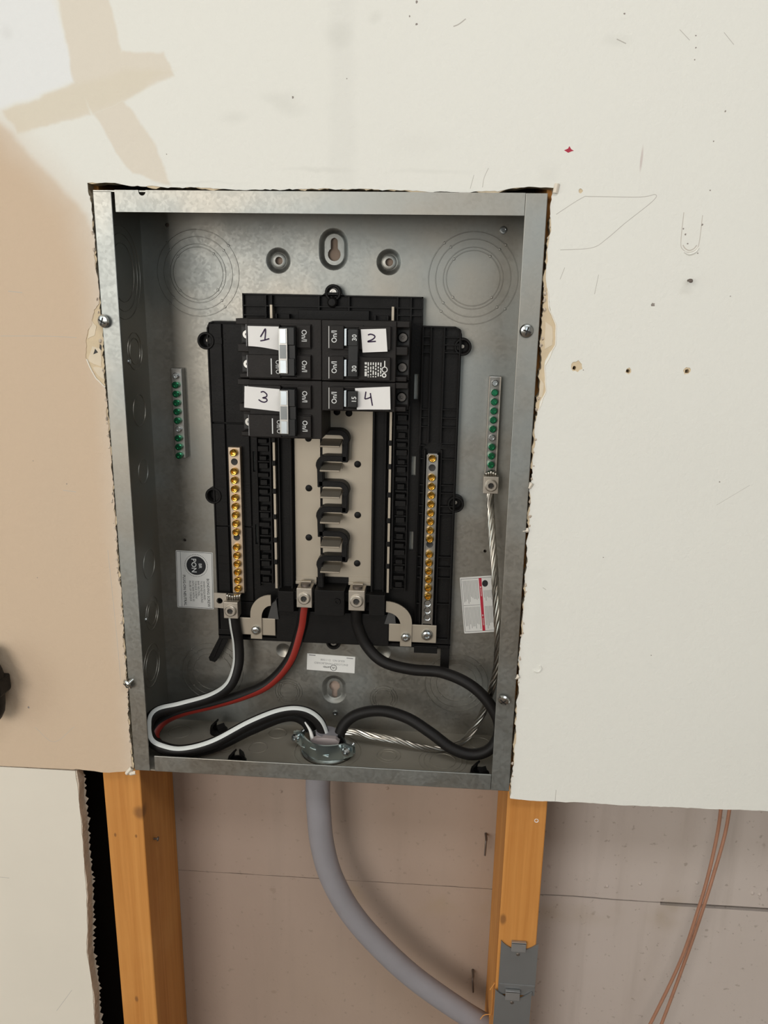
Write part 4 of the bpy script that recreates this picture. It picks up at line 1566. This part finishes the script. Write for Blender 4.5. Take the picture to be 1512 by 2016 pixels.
    sk = MB()
    for s2 in strokes:
        sk.ribbon(s2, ym, 1.1, .05)
    part('handwritten_number', sk, INK, nt_)
    return b


def curl_y(c, u, v_):
    if c == 1:
        return 0.5 + 0.9 * math.sin(u * 2.6 + .4) * (0.4 + .6 * v_)
    if c == 4:
        return 0.3 + 2.2 * max(0, .3 - u) ** 1.0
    return 0.25 + .35 * u


n1 = ([(-62.0, 159.9), (-35.3, 159.8), (-35.6, 140.3), (-61.8, 142.8)],
      [[(-51.0, 151.0), (-48.6, 154.8), (-46.7, 157.7), (-46.6, 154), (-47.2, 148.6)], [(-51.2, 147.7), (-47.5, 148.4), (-43.4, 149.7)]], 1)
n2 = ([(34.9, 158.8), (56.2, 159.8), (57.8, 140.9), (36.6, 139.6)],
      [[(41.0, 154.3), (43.4, 155.0), (46.3, 154.0), (46.8, 152.4), (44.4, 150.4), (41.4, 149.2), (41.7, 148.7), (47.8, 149.2)]], 2)
n3 = ([(-66.2, 108.9), (-35.3, 107.0), (-35.7, 87.6), (-67.1, 90.3)],
      [[(-52, 104), (-49.6, 104.6), (-46.8, 102.4), (-47.2, 100.2), (-50.4, 99.2), (-47.4, 98.6), (-46.6, 96.9), (-48.6, 95.5), (-51.5, 95.9), (-54.1, 97.6)]], 3)
n4 = ([(30.4, 109.4), (60.5, 111.4), (61.3, 91.8), (32.2, 91.1)],
      [[(39.8, 106.7), (39.3, 103), (38.9, 100.3)], [(38.9, 100.3), (41.5, 100.9), (44.3, 102.2)], [(43.6, 105.6), (44.4, 101), (45.6, 94.7)]], 4)
PT = 166.2
breaker('double-pole breaker at top left with a paper note numbered 1', -1, PT, 2, n1, '', True)
b2 = breaker('double-pole 30 amp breaker at top right with a note numbered 2', 1, PT - .2, 2, n2, '30', True)
breaker('lower left double-pole breaker with a paper note numbered 3', -1, PT - 51.7, 2, n3, '', True)
breaker('single-pole 15 amp breaker on the right with a note numbered 4', 1, PT - 51.9, 1, n4, '15', False)
# print on the lower pole of breaker 2
pr = MB()
rnd = random.Random(8)
for k in range(7):
    x = 39.4 + k * 2.15
    z = 131.5
    while z > 119.2:
        L_ = rnd.uniform(1.2, 4.0)
        pr.ribbon([(x, z), (x, max(119, z - L_))], 17.88, 1.0 if k else 1.9, .05, 1)
        z -= L_ + rnd.uniform(.4, 1.3)
pr.ring((55.6, 17.95, 125.6), (0, -1, 0), 2.2, .7, .06, 20)
pr.ribbon([(55.6, 128), (55.6, 133)], 17.88, .9, .05, 1)
pr.ring((55.2, 17.95, 120.8), (0, -1, 0), 1.5, 1.0, .06, 16)
part('printed_rating', pr, STICK, b2)


# ------------------------------------------------------------------ conductors
def wire(name, label, path, r, stripe=None, refs=None, smat=None):
    w = thing(name, label, 'wire', path[-1])
    part('insulation', MB().tube(path, r, 16), WBLK, w)
    if stripe:
        part('stripe', MB().tube(path, r + .18, 6, refs=refs, arc=stripe, caps=False), smat, w)
    return w


W1 = [(-98.2, 74, -128), (-97.2, 74, -140), (-94.9, 74, -160), (-94.6, 69, -182), (-101.5, 60, -200.5), (-117.6, 48, -208.2), (-145.0, 36, -212.8), (-166.0, 27, -216.0),
      (-174.3, 21, -227.0), (-170.0, 17, -241.5), (-156.5, 14, -247.6), (-137.0, 14, -249.5), (-108.5, 20, -243.0), (-74.0, 34, -227.5), (-44.6, 46, -219.6), (-23.6, 51, -220.8), (-9.0, 53, -231.5), (-2.5, 54, -252), (-2.0, 54, -280)]
r1 = [(-.75, -.7, 0)] * 3 + [(-.72, -.65, .2), (-.5, -.6, .6), (-.1, -.62, .8), (0, -.62, .8), (0, -.6, .8), (.55, -.7, .4), (.3, -.7, .62)] + [(0, -.62, .82)] * 5 + [(.3, -.6, .8), (.7, -.6, .4), (.8, -.6, 0), (.8, -.6, 0)]
wire('neutral_wire', 'black wire with a white stripe looping through the box', W1, 5.7, (-.38, .38), r1, WWHT)
W2 = [(-25.2, 77, -112), (-26.9, 78, -122), (-30.6, 80, -144), (-42.7, 80, -178.5), (-64.2, 78, -204.5), (-90.1, 73, -216.8), (-120.8, 66, -224.9), (-152, 56, -230.5), (-169.5, 46, -237), (-174.6, 35, -247),
      (-166, 28, -255.5), (-145, 24, -257.6), (-113, 29, -254), (-77, 45, -241.0), (-46, 58, -232), (-28.5, 63, -235.5), (-17.5, 62.5, -250), (-15, 60, -280)]
r2 = [(.15, -1, 0)] * 3 + [(.3, -.9, -.15), (.3, -.9, -.3), (.15, -.85, -.5), (0, -.8, -.6), (0, -.8, -.5), (.3, -.7, -.3), (.6, -.7, 0)] + [(0, 1, 0)] * 8
wire('hot_wire', 'black wire with a red stripe from the left main lug', W2, 5.7, (-.6, .6), r2, WRED)
W3 = [(27.4, 77, -112), (26.8, 78, -122), (28.2, 79.5, -137), (37.8, 78, -158), (55.7, 72, -171.9), (84.5, 66, -176), (115.1, 60, -174.8), (143, 52, -182.6), (162.5, 45, -198.4), (173.4, 40, -220), (167.4, 36, -240.0),
      (150.2, 36, -250), (128.8, 38, -246.5), (105.6, 44, -233), (82.6, 51, -222.4), (57, 56, -218.4), (33.8, 57, -223.0), (19.0, 57, -234.2), (12.0, 55, -252), (11.5, 54, -280)]
wire('hot_wire', 'plain black wire from the right main lug', W3, 5.7)

G = [(155.5, 82, 22), (155.4, 80, 6), (156.2, 70, -11), (159.2, 60, -43.4), (162.3, 50, -75.6), (165.6, 45, -109.7), (167.8, 45, -141.2), (167.2, 50, -170.5), (161.2, 60, -206.5), (153, 64, -231.8), (139, 64, -253.2), (119.6, 60, -260.2),
     (96, 57, -257.8), (69.6, 56, -250.9), (43.6, 58, -248.4), (24, 58, -245.6), (6, 55, -252), (5, 54, -275)]
gw = thing('ground_wire', 'bare twisted aluminium ground wire running down the right side', 'wire', G[-1])
GP = smooth_path(G, 14)
frames = []
u = None
acc = 0.0
for i, p in enumerate(GP):
    t = (GP[min(i + 1, len(GP) - 1)] - GP[max(i - 1, 0)]).normalized()
    u = t.orthogonal() if u is None else u - t * u.dot(t)
    u = u.normalized()
    if i:
        acc += (p - GP[i - 1]).length
    frames.append((p, u.copy(), t.cross(u), acc))
for k in range(6):
    pth = []
    for p, u_, w_, s_ in frames:
        a = 2 * math.pi * k / 6 + s_ * 2 * math.pi / 62
        pth.append(p + (u_ * math.cos(a) + w_ * math.sin(a)) * 2.35)
    part('strand', MB().tube(pth, 1.32, 7, dense=False), ALU, gw)
part('core_strand', MB().tube(GP, 1.3, 6, dense=False), ALU, gw)

# feeder cable below the box
CB = [(0.5, 53, -243.5), (-1, 53.5, -262), (-7.5, 54.5, -285), (-9.8, 55, -308), (-8.8, 55, -341), (-5.8, 56, -379), (3.9, 57, -421), (25.1, 58, -466), (56.5, 58, -507), (97.1, 58, -548), (146.8, 57, -585), (180, 57, -606), (204, 57, -618)]
fc_ = thing('feeder_cable', 'thick grey sheathed feeder cable entering the bottom of the box', 'cable', CB[-1])
part('jacket', MB().tube(CB, lambda t: 13.0 if t > .12 else 12.0, 24, refs=[(1, 0, .2)] * len(CB), ry=10.8), JACK, fc_)
cut = MB()
cut.prism([(-14.5, -247.0), (-9.5, -244.4), (-1, -243.2), (10.5, -243.8), (14.5, -247.0), (12, -252.5), (2, -254), (-10, -252.5)], 40.5, 46)
part('cut_end', cut, SHEA, fc_)
cut2 = MB().tube([(-13, 44, -250), (-16, 47, -240), (-22, 50, -232)], lambda t: 2.4 - 1.7 * t, 8)
part('jacket_filler', cut2, STICK, fc_)

# ------------------------------------------------------------------ cable clamp
cl = thing('cable_clamp', 'bright zinc two-screw cable clamp around the feeder cable', 'clamp', (-2.5, 40, -263.4))
ang = math.radians(-20.7)


def rot_xy(x, y):
    return (-2.5 + x * math.cos(ang) - y * math.sin(ang), 41 + x * math.sin(ang) + y * math.cos(ang))


def strap(prof, z0, z1, th):
    """curved strap in plan; prof list of (x,y) local"""
    n = len(prof)
    outp = []
    for i, p in enumerate(prof):
        a, b = prof[max(i - 1, 0)], prof[min(i + 1, n - 1)]
        tx, ty = b[0] - a[0], b[1] - a[1]
        L_ = math.hypot(tx, ty)
        outp.append((p[0] + ty / L_ * th, p[1] - tx / L_ * th))
    vs_ = []
    for (x, y), (x2, y2) in zip(prof, outp):
        for zz_ in (z0(x), z1(x)):
            vs_.append((*rot_xy(x, y), zz_))
        for zz_ in (z0(x), z1(x)):
            vs_.append((*rot_xy(x2, y2), zz_))
    fs = []
    for i in range(n - 1):
        a, b = 4 * i, 4 * i + 4
        fs += [(a, b, b + 1, a + 1), (a + 2, a + 3, b + 3, b + 2), (a + 1, b + 1, b + 3, a + 3), (a, a + 2, b + 2, b)]
    fs += [(0, 1, 3, 2), (4 * n - 4, 4 * n - 2, 4 * n - 1, 4 * n - 3)]
    return MB().add(vs_, fs, True)


pf_ = [(-34, 1.5), (-24, 1.0)] + [(-24 + 48 * t, 1.0 - 13.5 * math.sin(math.pi * t) ** .85) for t in [i / 14 for i in range(1, 14)]] + [(24, 1.0), (34, 1.5)]
part('strap', strap(pf_, lambda x: -262.6 + max(0, abs(x) - 20) * .55, lambda x: -243.6 - max(0, abs(x) - 22) * .12, 1.6), ZINCB, cl)
pb = [(-34, 6)] + [(-24 + 48 * t, 6 + 15 * math.sin(math.pi * t) ** .8) for t in [i / 14 for i in range(0, 15)]] + [(34, 6)]
part('saddle', strap(pb, lambda x: -262.6 + max(0, abs(x) - 20) * .55, lambda x: -246.5, 1.6), ZINCB, cl)
dd = MB()
for x_, z_ in ((-3, -249), (10, -254.5), (-18, -255)):
    y_ = 1.0 - 13.5 * math.sin(math.pi * (x_ + 24) / 48) ** .85 - 1.6
    a_ = rot_xy(x_ - 3.4, y_ - .4)
    b_ = rot_xy(x_ + 3.4, y_ - .4)
    dd.tube([(a_[0], a_[1], z_ + .3), ((a_[0] + b_[0]) / 2, (a_[1] + b_[1]) / 2 - .5, z_), (b_[0], b_[1], z_ - .3)], .8, 6)
parts('pressed_bar', dd, ZINCB, cl)
for sx in (-1, 1):
    x, y = rot_xy(sx * 29, -4)
    dirv = Vector((-math.sin(ang), math.cos(ang), 0)) * -1
    s_ = MB()
    b0 = Vector((x, y, -249)) - dirv * 16
    s_.lathe(b0, dirv, [(0, 0), (1.8, 0), (1.8, 15)], 14)
    for k in range(5):
        s_.lathe(b0 + dirv * (1 + k * 2.0), dirv, [(1.8, 0), (2.3, .7), (1.8, 1.4)], 14)
    s_.lathe((x, y, -249), dirv, [(4.4, 0), (4.6, 1.2), (3.6, 3.0), (1.2, 3.6), (1.0, 2.4), (0, 2.4)], 18)
    part('screw', s_, ZINC, cl)
cr = MB()
cr.lathe((hole_c[0], hole_c[1], -263.5), (0, 0, 1), [(27, 0), (27, 2.2), (24, 3.2), (20, 3.2), (20, -6)], 36)
part('locknut', cr, BARS, cl)

# ------------------------------------------------------------------ black plastic clips on the floor of the box
def clip(label, x, y, rz, k):
    c_ = thing('cable_clip', label, 'clip', (x, y, ZF), 'black plastic cable clips')
    q = MB()
    q.lathe((x, y, ZF), (0, 0, 1), [(9.5, 0), (9.3, 3.0), (7.6, 4.4), (5.6, 4.6), (5.2, .6), (0, .6)], 20)
    part('base', q, BLACK, c_)
    for a, h in ((rz, 13), (rz + 2.6, 11 + 2 * k)):
        ca, sa = math.cos(a), math.sin(a)
        f_ = MB()
        prof = [(7.5, 1), (8.0, 5), (6.8, h * .7), (3.2, h), (2.2, h - 1.5), (4.6, h * .62), (5.2, 4), (5.0, 1)]
        w = 4.4
        vs_ = []
        for s_ in (-1, 1):
            for r, z in prof:
                vs_.append((x + ca * r - sa * w * s_, y + sa * r + ca * w * s_, ZF + z))
        n = len(prof)
        f_.add(vs_, [tuple(range(n))[::-1], tuple(range(n, 2 * n))] + [(i, (i + 1) % n, n + (i + 1) % n, n + i) for i in range(n)])
        part('finger', f_, BLACK, c_)


clip('black plastic clip behind the striped wire at the left', -119, 75, 2.9, 0)
clip('black plastic clip by the bottom lip of the box', -85, 19.5, .3, 1)
clip('black plastic clip in the bottom right corner of the box', 155, 22, 2.6, 0)

# ------------------------------------------------------------------ thin copper wires at lower right
for lab, pth in (('thin copper wire hanging at lower right, left of the pair', [(398, 45, -180), (398.5, 47, -286), (400, 50, -333), (397, 50, -382), (391.8, 50, -426), (383, 56, -500), (361, 60, -592), (330, 62, -700)]),
                 ('thin copper wire hanging at lower right, right of the pair', [(410, 45, -180), (407.4, 47, -286), (406.6, 48, -333), (400.6, 47, -382), (394.4, 46.5, -426), (390, 57, -490), (373.5, 60, -590), (352, 62, -700)])):
    cw = solo('copper_wire', MB().tube(pth, 1.75, 10), COPP, lab, 'wire', pth[0], 'thin copper wires')

# ------------------------------------------------------------------ black object at the left edge of the view
hg = MB()
bm = bmesh.new()
bmesh.ops.create_uvsphere(bm, u_segments=20, v_segments=14, radius=1)
for q in bm.verts:
    q.co = Vector((-312 + q.co.x * (17.5 + 1.2 * math.sin(q.co.z * 7)), -18 + q.co.y * 16, -174 + q.co.z * 40))
hg.bm(bm, True)
hg.box(-322, -293.2, -28, -6, -180, -163, 2.5)
hg.box(-316, -306, -12, YF, -150, -140, 2)
solo('hanging_grip', hg, BLACK, 'black object hanging on the wall at the left edge', 'grip', (-312, -18, -214))
